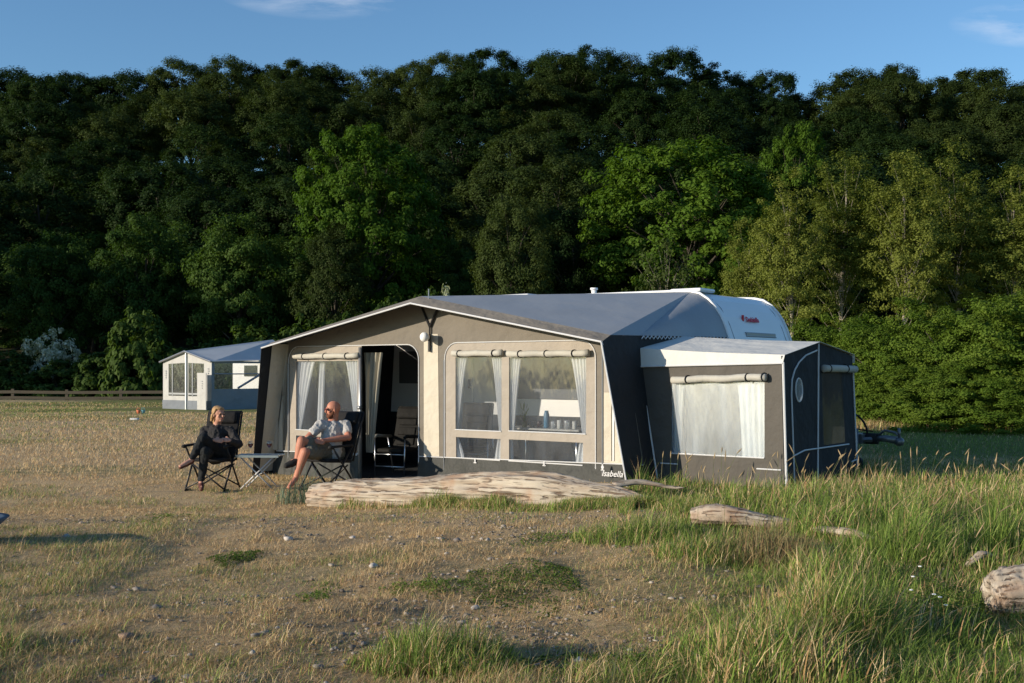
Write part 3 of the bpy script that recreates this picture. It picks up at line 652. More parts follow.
# nose panel details on the slanted front (between z 2.0 and 2.6)
def nose(z): # u at height z
    a = sorted([(z_, u_) for u_, z_ in prof[2:14]]); return float(np.interp(z, [q[0] for q in a], [q[1] for q in a]))
def npan(v, z, off): # point on the nose
    du = nose(z+.02)-nose(z-.02); nn = Vector((.04, 0, -du)).normalized(); return Vector((nose(z), v, z)) + nn*off
t = MB()
for z in (2.03, 2.085): t.tube([npan(C1+.62, z, .004), npan(C2-.55, z, .004)], .010, 6)
t.box(npan((C1+C2)/2+.03, 2.057, .002), (.03, 1.06, .05)); t.build('nose_groove', M['greymetal'], cv)
t = MB(); t.sheet([[npan(C1+.35, 1.35, .012), npan(C2-.35, 1.35, .012), npan(C2-.35, 1.95, .012), npan(C1+.35, 1.95, .012)]], .01); t.build('front_window', M['glassdark'], cv)
# vertical sub-panel seams on the nose
t = MB()
for v_ in (C1+.18, C2-.18): MB().tube([npan(v_, z, .001) for z in (1.3, 1.6, 1.9, 2.2, 2.45, 2.6)], .006, 5).build('nose_seam', M['galv'], cv)
zc_ = 2.29; a_ = npan(0, zc_+.1, 0); b_ = npan(0, zc_-.1, 0); up = (a_-b_).normalized(); yv = Vector((0, 1, 0)); nn = yv.cross(up).normalized()
mt = Matrix((( yv.x, up.x, nn.x, 0), (yv.y, up.y, nn.y, 0), (yv.z, up.z, nn.z, 0), (0,0,0,1)))
text('Dethleffs', 'lettering', .125, M['red'], cv, Matrix.Translation(npan(C1+1.02, zc_, .02)) @ mt, shear=.25, bold=.004)
t = MB(); t.box(npan(C1+.72, zc_+.02, .012), (.02,.05,.10)); t.build('emblem', M['red'], cv)
# roof hatch, chimney, roof vent
hu = -4.35
t = MB(); t.rbox((hu, C1+.55, 2.79), (1.05, .7, .10), .04); t.build('roof_hatch', M['white'], cv, True)
uv_ = wl(594, 300, C1+.5)[0]
t = MB(); t.tube([(uv_, C1+.5, 2.7), (uv_, C1+.5, 2.86)], .045, 12); t.tube([(uv_, C1+.5, 2.865), (uv_, C1+.5, 2.90)], .065, 12); t.build('chimney', M['white'], cv, True)
t = MB(); t.rbox((-.62, C1+.25, 2.745), (.55, .5, .06), .03); t.build('roof_vent', M['white'], cv, True)
# side windows and door seen through the awning; dark windows stand in for shade
for u0, u1, z0_, z1_ in ((-4.2, -2.3, 1.0, 1.75), (-6.7, -5.8, 1.25, 1.85)):
    w = MB().rbox(((u0+u1)/2, C1-.012, (z0_+z1_)/2), (u1-u0, .03, z1_-z0_), .014).build('shade_side_window', M['blind'], cv)
w = MB().rbox((-5.2, C1-.012, 1.35), (.62, .03, 1.85), .014).build('door', M['white'], cv); MB().rbox((-4.96, C1-.04, 1.25), (.04,.04,.16), .01).build('handle', M['black'], w)
MB().box((-3.45, C1-.015, .19), (7.3, .02, 1.05)).build('draught_skirt', M['charcoal'], cv)
for v_ in (C1+.12, C2-.12):
    w = MB().tube([(-2.9, v_-.09, .3), (-2.9, v_+.09, .3)], .31, 24).build('wheel', M['rubber'], cv, True)
    MB().tube([(-2.9, v_-.095, .3), (-2.9, v_-.06, .3)], .19, 20).build('rim', M['galv'], w, True)
# drawbar, coupling, jockey wheel, brake lever, cables
vc = C1+CW/2
t = MB()
for s in (-1, 1): t.tube([(.9, vc+s*.55, .42), (1.95, vc+s*.05, .46)], .045, 6)
t.box((1.5, vc, .47), (.7, .42, .14)); t.rbox((1.15, vc, .52), (.55, .9, .22), .05); t.build('drawbar', M['galv'], cv)
t = MB(); t.tube([(1.9, vc, .47), (2.12, vc, .48), (2.3, vc, .46)], [.045, .05, .06], 10); t.ell((2.34, vc, .44), (.075,.07,.065)); t.build('coupling', M['galv'], cv, True)
t = MB(); t.tube([(2.0, vc, .5), (2.12, vc, .60), (2.28, vc, .57), (2.36, vc, .5)], .018, 8); t.tube([(2.34, vc, .5),(2.335, vc, .64)], .022, 8); t.build('coupling_handle', M['galv'], cv, True)
t = MB(); t.tube([(1.80, vc, .47), (2.02, vc, .47)], .085, 10); t.build('rubber_bellows', M['rubber'], cv, True)
t = MB(); pts = [(1.45+.32*math.cos(a)+.1, vc-.02, .52+.34*math.sin(a)) for a in [math.pi*k/12 for k in range(13)]]; t.tube(pts, .016, 6); t.tube([(1.3, vc, .5), (1.55, vc, .62), (1.95, vc, .58)], .012, 6); t.build('cable', M['rubber'], cv, True)
jw = MB().tube([(1.78, vc-.22, .12), (1.78, vc-.22, .62)], .024, 8).build('jockey_wheel', M['galv'], cv, True)
MB().tube([(1.78, vc-.26, .10), (1.78, vc-.18, .10)], .10, 16).build('tyre', M['rubber'], jw, True)
t = MB(); t.tube([(1.25, vc-.35, .5), (1.22, vc-.35, .98)], .022, 8); t.build('pole', M['galv'], cv, True)
# ------------------------------------------------------------------ camping chair (sits at its own origin, faces local -y)
def make_chair(name, label, tall=.62, head=True):
    c = empty(name); tag(c, label, 'camping chair')
    fr = M['black']
    bk = Matrix.Rotation(R(-20), 3, 'X')
    t = MB()
    t.rbox((0, .0, .40), (.48, .46, .05), .02, Matrix.Rotation(R(-4), 3, 'X')); t.build('seat', M['blackcloth'], c, True)
    up = Vector((0, math.sin(R(20)), math.cos(R(20)))); b0 = Vector((0, .22, .41))
    cc = b0 + up*(tall/2)
    t = MB(); t.rbox(cc, (.46, .05, tall), .022, bk); bkr = t.build('backrest', M['blackcloth'], c, True)
    if head:
        t = MB(); t.rbox(b0+up*(tall-.08)+Vector((0,-.045,.0)), (.40, .08, .17), .035, bk); t.build('headrest', M['blackcloth'], bkr, True)
    t = MB()
    for s in (-1, 1):
        e = b0 + up*tall; t.tube([(s*.24, b0.y+.02, b0.z-.03), (s*.24, e.y+.02, e.z)], .014, 8)
    t.tube([(-.24, b0.y+up.y*tall+.02, b0.z+up.z*tall), (.24, b0.y+up.y*tall+.02, b0.z+up.z*tall)], .014, 8)
    t.build('back_frame', fr, c, True)
    for s in (-1, 1):
        t = MB(); t.rbox((s*.29, -.03, .60), (.055, .42, .03), .014); t.ell((s*.29, -.24, .595), (.036,.045,.026)); t.build('armrest', M['rubber'], c, True)
        t = MB(); t.tube([(s*.285, -.20, .585), (s*.27, .30, .0)], .013, 8); t.build('leg', fr, c, True)
        t = MB(); t.tube([(s*.285, .17, .585), (s*.27, -.26, .0)], .013, 8); t.build('leg', fr, c, True)
        t = MB(); t.tube([(s*.27, -.26, .012), (s*.27, -.10, .012)], .012, 6); t.build('foot_bar', fr, c, True)
    t = MB(); t.tube([(-.27, -.25, .03), (.27, -.02, .34)], .011, 6); t.tube([(.27, -.25, .03), (-.27, -.02, .34)], .011, 6)
    t.tube([(-.27, .29, .03), (.27, .1, .34)], .011, 6); t.tube([(.27, .29, .03), (-.27, .1, .34)], .011, 6); t.build('cross_brace', fr, c, True)
    return c
def gset(o, x, y, rz): o.location = (x, y, gz1(x, y)); o.rotation_euler = (0, 0, rz)
PY = 16.45; wy = PY+.25; wx = (214-512)/F*wy
ch1 = make_chair('camping_chair', 'black folding camping chair the blonde woman sits in', .66); gset(ch1, wx-.04, wy+.05, R(-8))
ch2 = copy_tree(ch1); ch2['label'] = 'black folding camping chair the bald man sits in'
mxx = (334-512)/F*(PY+.2); gset(ch2, mxx-.10, PY+.22, R(-34)); 
for o in (ch1, ch2): o.scale = (1.10,)*3; o['group'] = 'black camping chairs outside the awning'

# lounge chairs inside the awning
def make_recliner(name, label):
    c = empty(name); tag(c, label, 'reclining chair')
    cloth = fabric('dark_padded_cloth', (.016, .015, .014)); al = M['alu']
    bk = Matrix.Rotation(R(-16), 3, 'X'); up = Vector((0, math.sin(R(16)), math.cos(R(16)))); b0 = Vector((0, .24, .42))
    t = MB(); t.rbox((0, -.02, .42), (.50, .50, .07), .03); t.build('seat', cloth, c, True)
    t = MB(); t.rbox(b0+up*.36, (.50, .06, .76), .028, bk)
    for k in range(3): t.rbox(b0+up*(.14+.17*k)+Vector((0,-.035,0)), (.34, .04, .14), .018, bk)
    b = t.build('backrest', cloth, c, True)
    t = MB(); t.rbox(b0+up*.62+Vector((0,-.06,0)), (.44, .10, .20), .045, bk); t.build('headrest', cloth, b, True)
    for s in (-1, 1):
        t = MB(); t.tube([(s*.29, .25, .63), (s*.29, -.2, .66), (s*.29, -.27, .64)], .028, 8); t.build('armrest', M['rollup'] if s < 0 else M['rubber'], c, True)
        t = MB(); t.tube([(s*.29, -.25, .63), (s*.28, -.27, 0)], .012, 8); t.build('leg', al, c, True)
        t = MB(); t.tube([(s*.29, .15, .63), (s*.28, .32, 0)], .012, 8); t.build('leg', al, c, True)
    t = MB(); t.tube([(-.28,-.262,.36), (.28,-.262,.36)], .011, 6); t.tube([(-.28,-.268,.16), (.28,-.268,.16)], .014, 6); t.build('stretcher', al, c, True)
    return c
rc = make_recliner('reclining_chair', 'dark padded reclining chair with pale metal frame, seen through the open door')
u_ = wl(400, 430, 1.5)[0]; gset(rc, *uv2w(u_, 1.45), ANG+R(12))
r2 = copy_tree(rc); gset(r2, *uv2w(wl(473, 430, 1.3)[0], 1.3), ANG+R(28)); r2['label'] = 'dark padded reclining chair behind the narrower pair of awning windows'
# table with things on it behind the wide window
tv = VW+.42; ut0, ut1 = wl(512, 434, tv)[0]-.12, wl(584, 434, tv)[0]+.02
zt_ = .66; tb = empty('dining_table', (*uv2w((ut0+ut1)/2, tv+.15), wlG((ut0+ut1)/2, tv)), ANG); tag(tb, 'light folding table inside the awning behind the wide window', 'table')
L_ = (ut1-ut0); base = tb.location.z
t = MB(); t.rbox((0, 0, zt_-base-.015), (L_, .62, .03), .012); t.build('tabletop', principled('laminate', (.45,.44,.42), rough=.5, noise=.5), tb)
for sx_ in (-1, 1):
    for sy_ in (-1, 1):
        MB().tube([(sx_*(L_/2-.08), sy_*.25, 0), (sx_*(L_/2-.08), sy_*.25, zt_-base-.03)], .016, 8).build('leg', M['alu'], tb, True)
def on_table(name, px, v, prof_, mat, label, cat, n=16, group=None):
    u = wl(px, 432, v)[0]; o = MB().lathe(prof_, n=n).build(name, mat, None, True); o.location = (*uv2w(u, v), zt_); tag(o, label, cat, group); return o
def cyl(r, h): return [(0, 0), (r, 0), (r, h*.98), (r*.96, h), (r*.9, h*.9), (0, h*.88)]
plum = principled('plum_glaze', (.03, .008, .012), rough=.3)
on_table('mug', 532.5, tv, cyl(.042, .095), plum, 'dark plum mug on the table, the left one beside the plant', 'mug', group='dark mugs on the table')
on_table('mug', 539.5, tv, cyl(.042, .095), plum, 'dark plum mug on the table, the right one next to the blue bottle', 'mug', group='dark mugs on the table')
on_table('bottle', 546.5, tv+.05, [(0,0),(.04,0),(.042,.01),(.042,.19),(.03,.225),(.028,.25),(0,.25)], principled('blue_plastic', (.04,.16,.28), rough=.3), 'blue cylindrical bottle standing on the table behind the wide window', 'bottle')
glassy = panemat('drinking_glass', haze=.25, gloss=.2)
lb = ['leftmost', 'second', 'third', 'rightmost']
for k, (px, r, h) in enumerate([(553, .034, .10), (559.5, .036, .12), (567, .045, .12), (574.5, .032, .11)]):
    m_ = M['whitemat'] if k in (1, 3) else glassy
    on_table('jar', px, tv+.02, cyl(r, h), m_, f'{lb[k]} pale jar in the row right of the blue bottle', 'jar', group='jars on the table')
# potted plant on the table
pu = wl(524.5, 432, tv)[0]; pl = empty('potted_plant', (*uv2w(pu, tv), zt_), ANG); tag(pl, 'slender green plant in a narrow pot on the table beside the left curtain', 'plant')
MB().lathe([(0,0),(.035,0),(.045,.08),(.04,.08),(0,.07)]).build('pot', principled('green_glaze', (.08,.12,.04), rough=.4), pl, True)
t = MB()
for k in range(26):
    a = random.random()*6.28; h = .12+.28*random.random(); r = .03+.07*random.random(); p0 = Vector((0,0,.07)); p1 = Vector((r*.4*math.cos(a), r*.4*math.sin(a), h*.7)); p2 = Vector((r*math.cos(a), r*math.sin(a), h))
    t.tube([p0, p1], .0025, 4); s = Vector((-math.sin(a), math.cos(a), 0))*.014; mid = (p1+p2)/2; t.add([p1, mid+s, p2, mid-s], [(0,1,2,3)])
t.build('leaves', leafmat('houseplant_leaf', (.10,.16,.03), (.2,.27,.06)), pl)

# ------------------------------------------------------------------ folding table and wine glasses
tc_ = on_ground(259.5, 488); ft = empty('folding_table', tc_, R(-4)); tag(ft, 'low silver folding table between the two people', 'table')
TH = .49
t = MB(); t.rbox((0, 0, TH), (.66, .34, .022), .008)
tp_ = t.build('tabletop', principled('worn_aluminium_top', (.62,.62,.62), rough=.38, metal=.6, noise=.6, nscale=5), ft)
t = MB()
for y_ in (-.17, .17): t.box((0, y_, TH-.004), (.67, .012, .034))
t.build('rim', M['alu'], tp_)
for y_ in (-.145, .145):
    for s in (-1, 1):
        MB().tube([(s*-.25, y_+s*.012, TH-.02), (s*.24, y_+s*.012, .0)], .0105, 8).build('leg', M['palemetal'], ft, True)
MB().tube([(0, -.16, .21), (0, .16, .21)], .008, 6).build('axle', M['alu'], ft)
wine = principled('red_wine', (.22, .006, .02), rough=.1, spec=.5)
gls = panemat('wine_glass_glass', haze=.005, gloss=.10, rough=.02, wr=0)
for dx_, dy_, lab in ((-.13, -.02, 'wine glass of red wine on the folding table, the one nearer the woman'), (.14, .03, 'wine glass of red wine on the folding table, the one nearer the man')):
    g = empty('wine_glass'); p = ft.matrix_basis @ Vector((dx_, dy_, TH+.012)); g.location = tc_ + Matrix.Rotation(R(-4), 3, 'Z') @ Vector((dx_, dy_, TH+.012)); tag(g, lab, 'wine glass', 'wine glasses on the folding table')
    MB().lathe([(0, .001), (.034, .001), (.034, .004), (.006, .008), (.0035, .02), (.0035, .088), (.012, .10), (.035, .125), (.043, .155), (.036, .205), (.034, .205), (.041, .155), (.033, .127), (.01, .104), (0, .10)], n=18).build('bowl', gls, g, True)
    MB().lathe([(0, .104), (.010, .105), (.032, .128), (.0395, .150), (.0385, .163), (0, .163)], n=18).build('wine', wine, g, True)

# ------------------------------------------------------------------ people
def fuse(m, name, mat, parent, vox=.007, smooth=3, fold=0):
    me = bpy.data.meshes.new(name); me.from_pydata([tuple(q) for q in m.v], [], m.f)
    bm = bmesh.new(); bm.from_mesh(me); bmesh.ops.recalc_face_normals(bm, faces=bm.faces); bm.to_mesh(me); bm.free()
    o = bpy.data.objects.new(name, me); col.objects.link(o)
    r = o.modifiers.new('r', 'REMESH'); r.mode = 'VOXEL'; r.voxel_size = vox
    s = o.modifiers.new('s', 'SMOOTH'); s.iterations = smooth; s.factor = .6
    if fold:
        tx_ = bpy.data.textures.new('folds', 'CLOUDS'); tx_.noise_scale = .055; dm = o.modifiers.new('d', 'DISPLACE'); dm.texture = tx_; dm.strength = fold; dm.mid_level = .5; dm.texture_coords = 'LOCAL'
    bpy.context.view_layer.update(); me2 = bpy.data.meshes.new_from_object(o.evaluated_get(bpy.context.evaluated_depsgraph_get()))
    bpy.data.objects.remove(o); return link(name, me2, mat, parent, True)
RS = 1.10
def limb(m, pts, rr, n=12):
    rr = [q*(RS if q > .015 else 1) for q in rr]
    pts = [Vector(p) for p in pts]
    for i in range(len(pts)-1):
        a, b = pts[i], pts[i+1]; k = max(2, int((b-a).length/.03)); m.tube([a.lerp(b, j/k) for j in range(k+1)], [rr[i]+(rr[i+1]-rr[i])*j/k for j in range(k+1)], n)
    for p, r in zip(pts, rr): m.ell(p, (r*1.01, r*1.01, r*1.01), 12, 8)
def hand(m, wrist, tip, side, nrm, curl=.5, s=1.0):
    """palm with four bent fingers and a thumb; tip = direction target, side = thumb side, nrm = back of the hand"""
    w = Vector(wrist); d = (Vector(tip)-w).normalized(); nrm = Vector(nrm); nrm = (nrm - d*nrm.dot(d)).normalized(); sd = d.cross(nrm).normalized()
    if sd.dot(Vector(side)) < 0: sd = -sd
    rot = Matrix((sd, d, nrm)).transposed()
    m.ell(w+d*.05*s, (.040*s, .052*s, .015*s), 12, 8, rot); m.ell(w+d*.015*s, (.028*s, .035*s, .018*s), 12, 8, rot)
    for k, ln in enumerate((.070, .080, .075, .058)):
        b = w + d*.085*s + sd*(.030-.020*k)*s; a1 = curl*.5; a2 = curl*1.3; l = ln*s
        q1 = b + (d*math.cos(a1) - nrm*math.sin(a1))*l*.5; q2 = q1 + (d*math.cos(a2) - nrm*math.sin(a2))*l*.3; q3 = q2 + (d*math.cos(a2*1.4) - nrm*math.sin(a2*1.4))*l*.22
        limb(m, [b-d*.02*s, q1, q2, q3], [.0098*s, .009*s, .0082*s, .007*s], 8)
    b = w + d*.025*s + sd*.028*s; q1 = b + (sd*.7+d*.7).normalized()*.032*s; q2 = q1 + (sd*.25+d*.95-nrm*.2).normalized()*.028*s
    limb(m, [b, q1, q2], [.013*s, .0105*s, .0085*s], 8)
def headmesh(m, c, f, up=Vector((0,0,1)), s=1.0):
    """skull, jaw, nose, ears; f = facing direction"""
    f = Vector(f).normalized(); sd = f.cross(up).normalized(); up = sd.cross(f).normalized(); rot = Matrix((sd, f, up)).transposed(); c = Vector(c)
    P = lambda a, b, d: c + (sd*a + f*b + up*d)*s
    m.ell(P(0, -.01, .025), (.074*s, .092*s, .088*s), 20, 14, rot); m.ell(P(0, .022, -.04), (.056*s, .062*s, .072*s), 18, 12, rot)
    m.ell(P(0, .062, -.085), (.026*s, .024*s, .020*s), 12, 8, rot); m.ell(P(0, .082, .018), (.045*s, .012*s, .014*s), 12, 8, rot)
    m.ell(P(0, .096, -.022), (.012*s, .020*s, .020*s), 10, 8, rot); m.ell(P(0, .090, .0), (.009*s, .012*s, .024*s), 10, 8, rot)
    m.ell(P(0, .080, -.058), (.024*s, .010*s, .008*s), 10, 8, rot)
    for q in (-1, 1):
        m.ell(P(q*.040, .062, -.025), (.022*s, .018*s, .018*s), 10, 8, rot); m.ell(P(q*.076, -.004, -.012), (.009*s, .020*s, .030*s), 10, 8, rot)
    return P, rot
def eyes(P, s, parent):
    for q in (-1, 1):
        MB().ell(P(q*.031, .077, .0), (.011*s, .011*s, .011*s), 10, 8).build('eye', principled('eye_dark', (.04,.03,.02), rough=.2), parent, True)
gp = gz1(wx, PY)
def P3(x, y, dy): Yd = PY+dy*1.1; return Vector(((x-512)/F*Yd, Yd, H-(y-HZ)*Yd/F))
# --- woman
wo_ = empty('person', (wx, PY+.2, gp)); tag(wo_, 'seated blonde woman in dark sweater and black trousers, legs crossed, smiling towards the man', 'person')
OW = Vector((wx, PY+.2, gp)); 
def Q(x, y, dy): return P3(x, y, dy) - OW
s_ = 1.06
hipL, hipR = Q(210,454,.28), Q(221,455,.30); wa, chst, nk = Q(216,446,.30), Q(216,434,.36), Q(217,424.5,.40)
shL, shR = Q(204.5,430.5,.36), Q(230,430.5,.40); elL, elR = Q(202.5,444,.18), Q(239,444.5,.22); wrL, wrR = Q(214,440,-.02), Q(230,440.5,.02)
kn1, an1, to1 = Q(203,438.5,-.12), Q(190.5,461,-.22), Q(180.5,466.5,-.34)
kn2, an2, to2 = Q(205,452,-.16), Q(201,482,-.10), Q(201.5,488.3,-.30)
hd = Q(218.5,414,.34)
b = MB()
P_, rot_ = headmesh(b, hd, (.78, -.62, -.05), s=s_)
limb(b, [nk+Vector((0,.01,-.03)), hd+Vector((-.01,.02,-.05))], [.055, .048])
limb(b, [(hipL+hipR)/2, wa, chst, nk], [.115, .10, .105, .05]); limb(b, [shL, chst, shR], [.045, .08, .045])
for sh, el, wr in ((shL, elL, wrL), (shR, elR, wrR)): limb(b, [sh, el, wr], [.042, .034, .023])
hand(b, wrL, wrL+Vector((1,-.25,-.05)), (0,-.3,1), (0,-.8,.4), .6, .92); hand(b, wrR, wrR+Vector((-1,-.15,.15)), (0,-.2,1), (.1,-.9,.5), .7, .92)
limb(b, [hipR, kn1, an1], [.075, .052, .032]); limb(b, [hipL, kn2, an2], [.075, .052, .032])
limb(b, [an1, an1.lerp(to1,.5), to1], [.033, .034, .025]); limb(b, [an2, an2.lerp(to2,.5)+Vector((0,0,-.01)), to2], [.033, .032, .022])
body = fuse(b, 'body', M['skinf'], wo_, .0065)
eyes(P_, s_, wo_)
MB().ell(P_(0, .0905, -.060), (.020, .004, .006), 10, 6, rot_).build('mouth', principled('lips', (.45,.10,.09)), wo_, True)
swt = fabric('dark_knit', (.035, .033, .034), rough=.95, wr=1.0)
b = MB()
limb(b, [(hipL+hipR)/2+Vector((0,0,.0)), wa, chst, nk+Vector((0,.01,-.035))], [.135, .125, .128, .062]); limb(b, [shL, chst+Vector((0,0,.02)), shR], [.062, .10, .062]); b.ell(chst+Vector((0,-.06,-.03)), (.12,.08,.08))
for sh, el, wr in ((shL, elL, wrL), (shR, elR, wrR)): limb(b, [sh, el, wr.lerp(el, .08)], [.062, .056, .036])
fuse(b, 'sweater', swt, wo_, .009, 5, .032)
tr_ = fabric('black_trousers_cloth', (.016, .018, .020), rough=.9, wr=1.0); b = MB()
limb(b, [hipL, hipR], [.105, .105]); limb(b, [hipR, kn1, an1.lerp(kn1,.16)], [.095, .070, .046]); limb(b, [hipL, kn2, an2.lerp(kn2,.10)], [.095, .072, .046]); fuse(b, 'trousers', tr_, wo_, .009, 4, .026)
shoe = principled('brown_leather', (.10, .035, .025), rough=.55)
for a_, t_ in ((an1, to1), (an2, to2)):
    d = (t_-a_).normalized(); b = MB(); lo = Vector((0,0,-.018)) if a_ is an2 else Vector((0,.01,-.012))
    c0_, c1_ = a_+lo-d*.02, t_+lo*.6
    limb(b, [c0_, c0_.lerp(c1_,.5), c1_], [.036, .038, .030]); fuse(b, 'shoe', shoe, wo_, .007)
hair = principled('blonde_hair', (.40, .25, .12), rough=.5, noise=1, nscale=20, bump=.6, bscale=70, c2=(.30,.17,.07), stretch=(1,1,.25))
b = MB(); b.ell(P_(0, -.026, .036), (.082, .090, .088), 20, 14, rot_); b.ell(P_(0, .012, .078), (.07, .072, .035), 16, 10, rot_)
for q in (-1, 1): limb(b, [P_(q*.066, .02, .06), P_(q*.079, -.03, -.02), P_(q*.06, -.07, -.09)], [.016, .024, .022])
limb(b, [P_(0, -.09, .0), P_(-.01, -.10, -.07), P_(-.02, -.09, -.15), P_(-.02, -.07, -.21)], [.030, .034, .030, .012]); fuse(b, 'hair', hair, wo_, .006, 2, .016)
# --- man
OM = Vector((mxx, PY+.2, gz1(mxx, PY+.2))); mo = empty('person', OM); tag(mo, 'seated bald bearded man in grey t-shirt and sunglasses with hands in his lap', 'person')
def Q(x, y, dy): return P3(x, y, dy) - OM
hipL, hipR = Q(326,453,.16), Q(337,453,.30); wa, chst, nk = Q(331,445,.26), Q(332,431,.30), Q(333,419.5,.34)
shL, shR = Q(320.5,425,.20), Q(345.5,425,.36); elL, elR = Q(307.5,438,.04), Q(348.5,437.5,.16); wrL, wrR = Q(314.5,441,-.10), Q(321,441,-.06)
kn1, an1, to1 = Q(301.5,440.5,-.20), Q(297,460,-.22), Q(286.5,465,-.30)
kn2, an2, to2 = Q(305,452,-.26), Q(296,478,-.24), Q(289,487,-.38)
hd = Q(333,409.5,.31)
b = MB(); P_, rot_ = headmesh(b, hd, (-.90, -.42, -.04), s=1.13)
limb(b, [nk+Vector((0,.01,-.03)), hd+Vector((.012,.02,-.05))], [.068, .062])
limb(b, [(hipL+hipR)/2, wa, chst, nk], [.13, .125, .13, .06]); limb(b, [shL, chst, shR], [.055, .10, .055])
for sh, el, wr in ((shL, elL, wrL), (shR, elR, wrR)): limb(b, [sh, el, el.lerp(wr,.35), wr], [.056, .043, .042, .028])
hand(b, wrL, wrL+Vector((1,-.1,-.1)), (0,-.3,1), (0,-.9,.3), .6, 1.02); hand(b, wrR, wrR+Vector((-1,-.15,-.02)), (0,-.2,1), (.1,-.9,.4), .6, 1.02)
limb(b, [hipR, kn1, kn1.lerp(an1,.3), an1], [.085, .060, .060, .038]); limb(b, [hipL, kn2, kn2.lerp(an2,.3), an2], [.085, .060, .058, .038])
limb(b, [an1, an1.lerp(to1,.5), to1], [.038, .038, .028]); limb(b, [an2, an2.lerp(to2,.5)+Vector((0,0,-.005)), to2], [.038, .036, .026])
for k in range(5):
    d = (to2-an2).normalized(); sdv = d.cross(Vector((0,0,1))).normalized(); b.ell(to2+d*(.018-.004*k)+sdv*(.024-.012*k), (.010,.013,.009), 8, 6)
fuse(b, 'body', M['skinm'], mo, .0065)
b = MB(); tee = fabric('grey_jersey', (.43, .42, .41), rough=.95, wr=1.2)
limb(b, [(hipL+hipR)/2+Vector((0,0,.02)), wa, chst, nk+Vector((0,.01,-.05))], [.148, .150, .148, .075]); limb(b, [shL, chst+Vector((0,0,.02)), shR], [.075, .118, .075]); b.ell(wa+Vector((-.04,-.05,.0)), (.14,.12,.12))
for sh, el in ((shL, elL), (shR, elR)): limb(b, [sh, sh.lerp(el,.55)], [.075, .068])
fuse(b, 'shirt', tee, mo, .009, 7, .034)
b = MB(); sho = fabric('olive_shorts_cloth', (.14, .13, .105), rough=.95, wr=1)
limb(b, [hipL, hipR], [.12, .12]); limb(b, [hipR, hipR.lerp(kn1,.8)], [.11, .092]); limb(b, [hipL, hipL.lerp(kn2,.8)], [.11, .092]); fuse(b, 'shorts', sho, mo, .009, 5, .03)
d = (to1-an1).normalized(); b = MB(); limb(b, [an1-d*.03+Vector((0,0,-.01)), an1.lerp(to1,.5)+Vector((0,0,-.015)), to1+Vector((0,0,-.01))], [.048, .050, .038]); fuse(b, 'shoe', M['rubber'], mo, .008)
b = MB(); beard = principled('reddish_beard', (.17, .065, .035), rough=.9, noise=1, nscale=40, bump=1, bscale=120)
b.ell(P_(0, .040, -.082), (.057, .058, .050), 16, 10, rot_); b.ell(P_(0,.08,-.052),(.030,.016,.012),10,8,rot_)
for q in (-1, 1): limb(b, [P_(q*.067, .005, -.01), P_(q*.058, .03, -.055), P_(q*.03, .06, -.085)], [.012, .022, .026])
fuse(b, 'beard', beard, mo, .006, 2)
t = MB(); lens = principled('red_brown_lens', (.10, .012, .012), rough=.08, spec=.7)
for q in (-1, 1): t.ell(P_(q*.034, .098, .004), (.028,.008,.020), 12, 8, rot_)
sg = t.build('sunglasses', lens, mo, True); t = MB()
for q in (-1, 1): t.tube([P_(q*.060,.09,.01), P_(q*.080,.0,.01)], .003, 5)
t.tube([P_(-.01,.103,.008), P_(.01,.103,.008)], .003, 5); t.build('temple', M['black'], sg)

# ------------------------------------------------------------------ neighbouring awning far left
NX, NY = -13.3, 50.0; NW = 3.55; ND = 3.2; gN = gz1(NX, NY)-.02
nb = empty('neighbour_awning', (NX, NY, gN), ANG); tag(nb, 'white and blue-grey awning standing further back on the meadow at the left', 'awning')
bl = fabric('blue_grey_vinyl', (.19, .225, .26), rough=.5); bl2 = fabric('blue_roof', (.44, .46, .48), rough=.45, wr=.1); gv = fabric('grey_vinyl', (.17, .19, .22))
e_, p_ = 2.20, 2.66
nwall = fabric('neighbour_wall_cloth', (.44,.44,.43))
outer = [(-NW, .0), (0, .0), (0, e_), (-NW/2, p_), (-NW, e_)]
h1 = [(-NW+.42, .62), (-NW/2-.10, .62), (-NW/2-.10, 2.12), (-NW+.42, 2.08)]; h2 = [(-NW/2+.12, .62), (-.52, .62), (-.52, 2.08), (-NW/2+.12, 2.12)]
MB().plate([outer, h1, h2], lambda a, b, o: (a, o, b), .02).build('front_wall', nwall, nb)
MB().plate([[(-NW-.02, .02), (.01, .02), (.01, .42), (-NW-.02, .42)]], lambda a, b, o: (a, -.02+o, b), .015).build('mud_skirt', gv, nb)
for h in (h1, h2): 
    w = MB().plate([h], lambda a, b, o: (a, .01+o, b), .004).build('window', M['darkpane'], nb)
    t = MB(); c_ = (h[0][0]+h[1][0])/2; t.box((h[0][0]+.3, .0, 1.35), (.05, .03, 1.5)); t.box((c_, 0, .72), (h[1][0]-h[0][0], .03, .08)); t.build('bar', M['greymetal'], w)
t = MB(); t.sheet([((-NW-.1,-.1,e_-.02), (-NW/2,-.1,p_), (-NW/2,5,p_+.62), (-NW-.1,5,e_+.5)), ((-NW/2,-.1,p_), (.12,-.1,e_-.02), (.12,5,e_+.12), (-NW/2,5,p_+.62))], .03); t.build('roof', bl2, nb)
t = MB(); t.tube([(-NW-.1,-.12,e_-.04), (-NW/2,-.12,p_-.02), (.12,-.12,e_-.04)], .045, 6); t.build('roof_edge', M['greymetal'], nb)
t = MB(); t.tube([(-NW/2,-.04,0), (-NW/2,-.04,p_-.1)], .05, 8); t.build('centre_pole', M['alu'], nb)
hs = [(.15, .95), (ND-.15, .95), (ND-.15, e_-.1), (.15, e_-.1)]
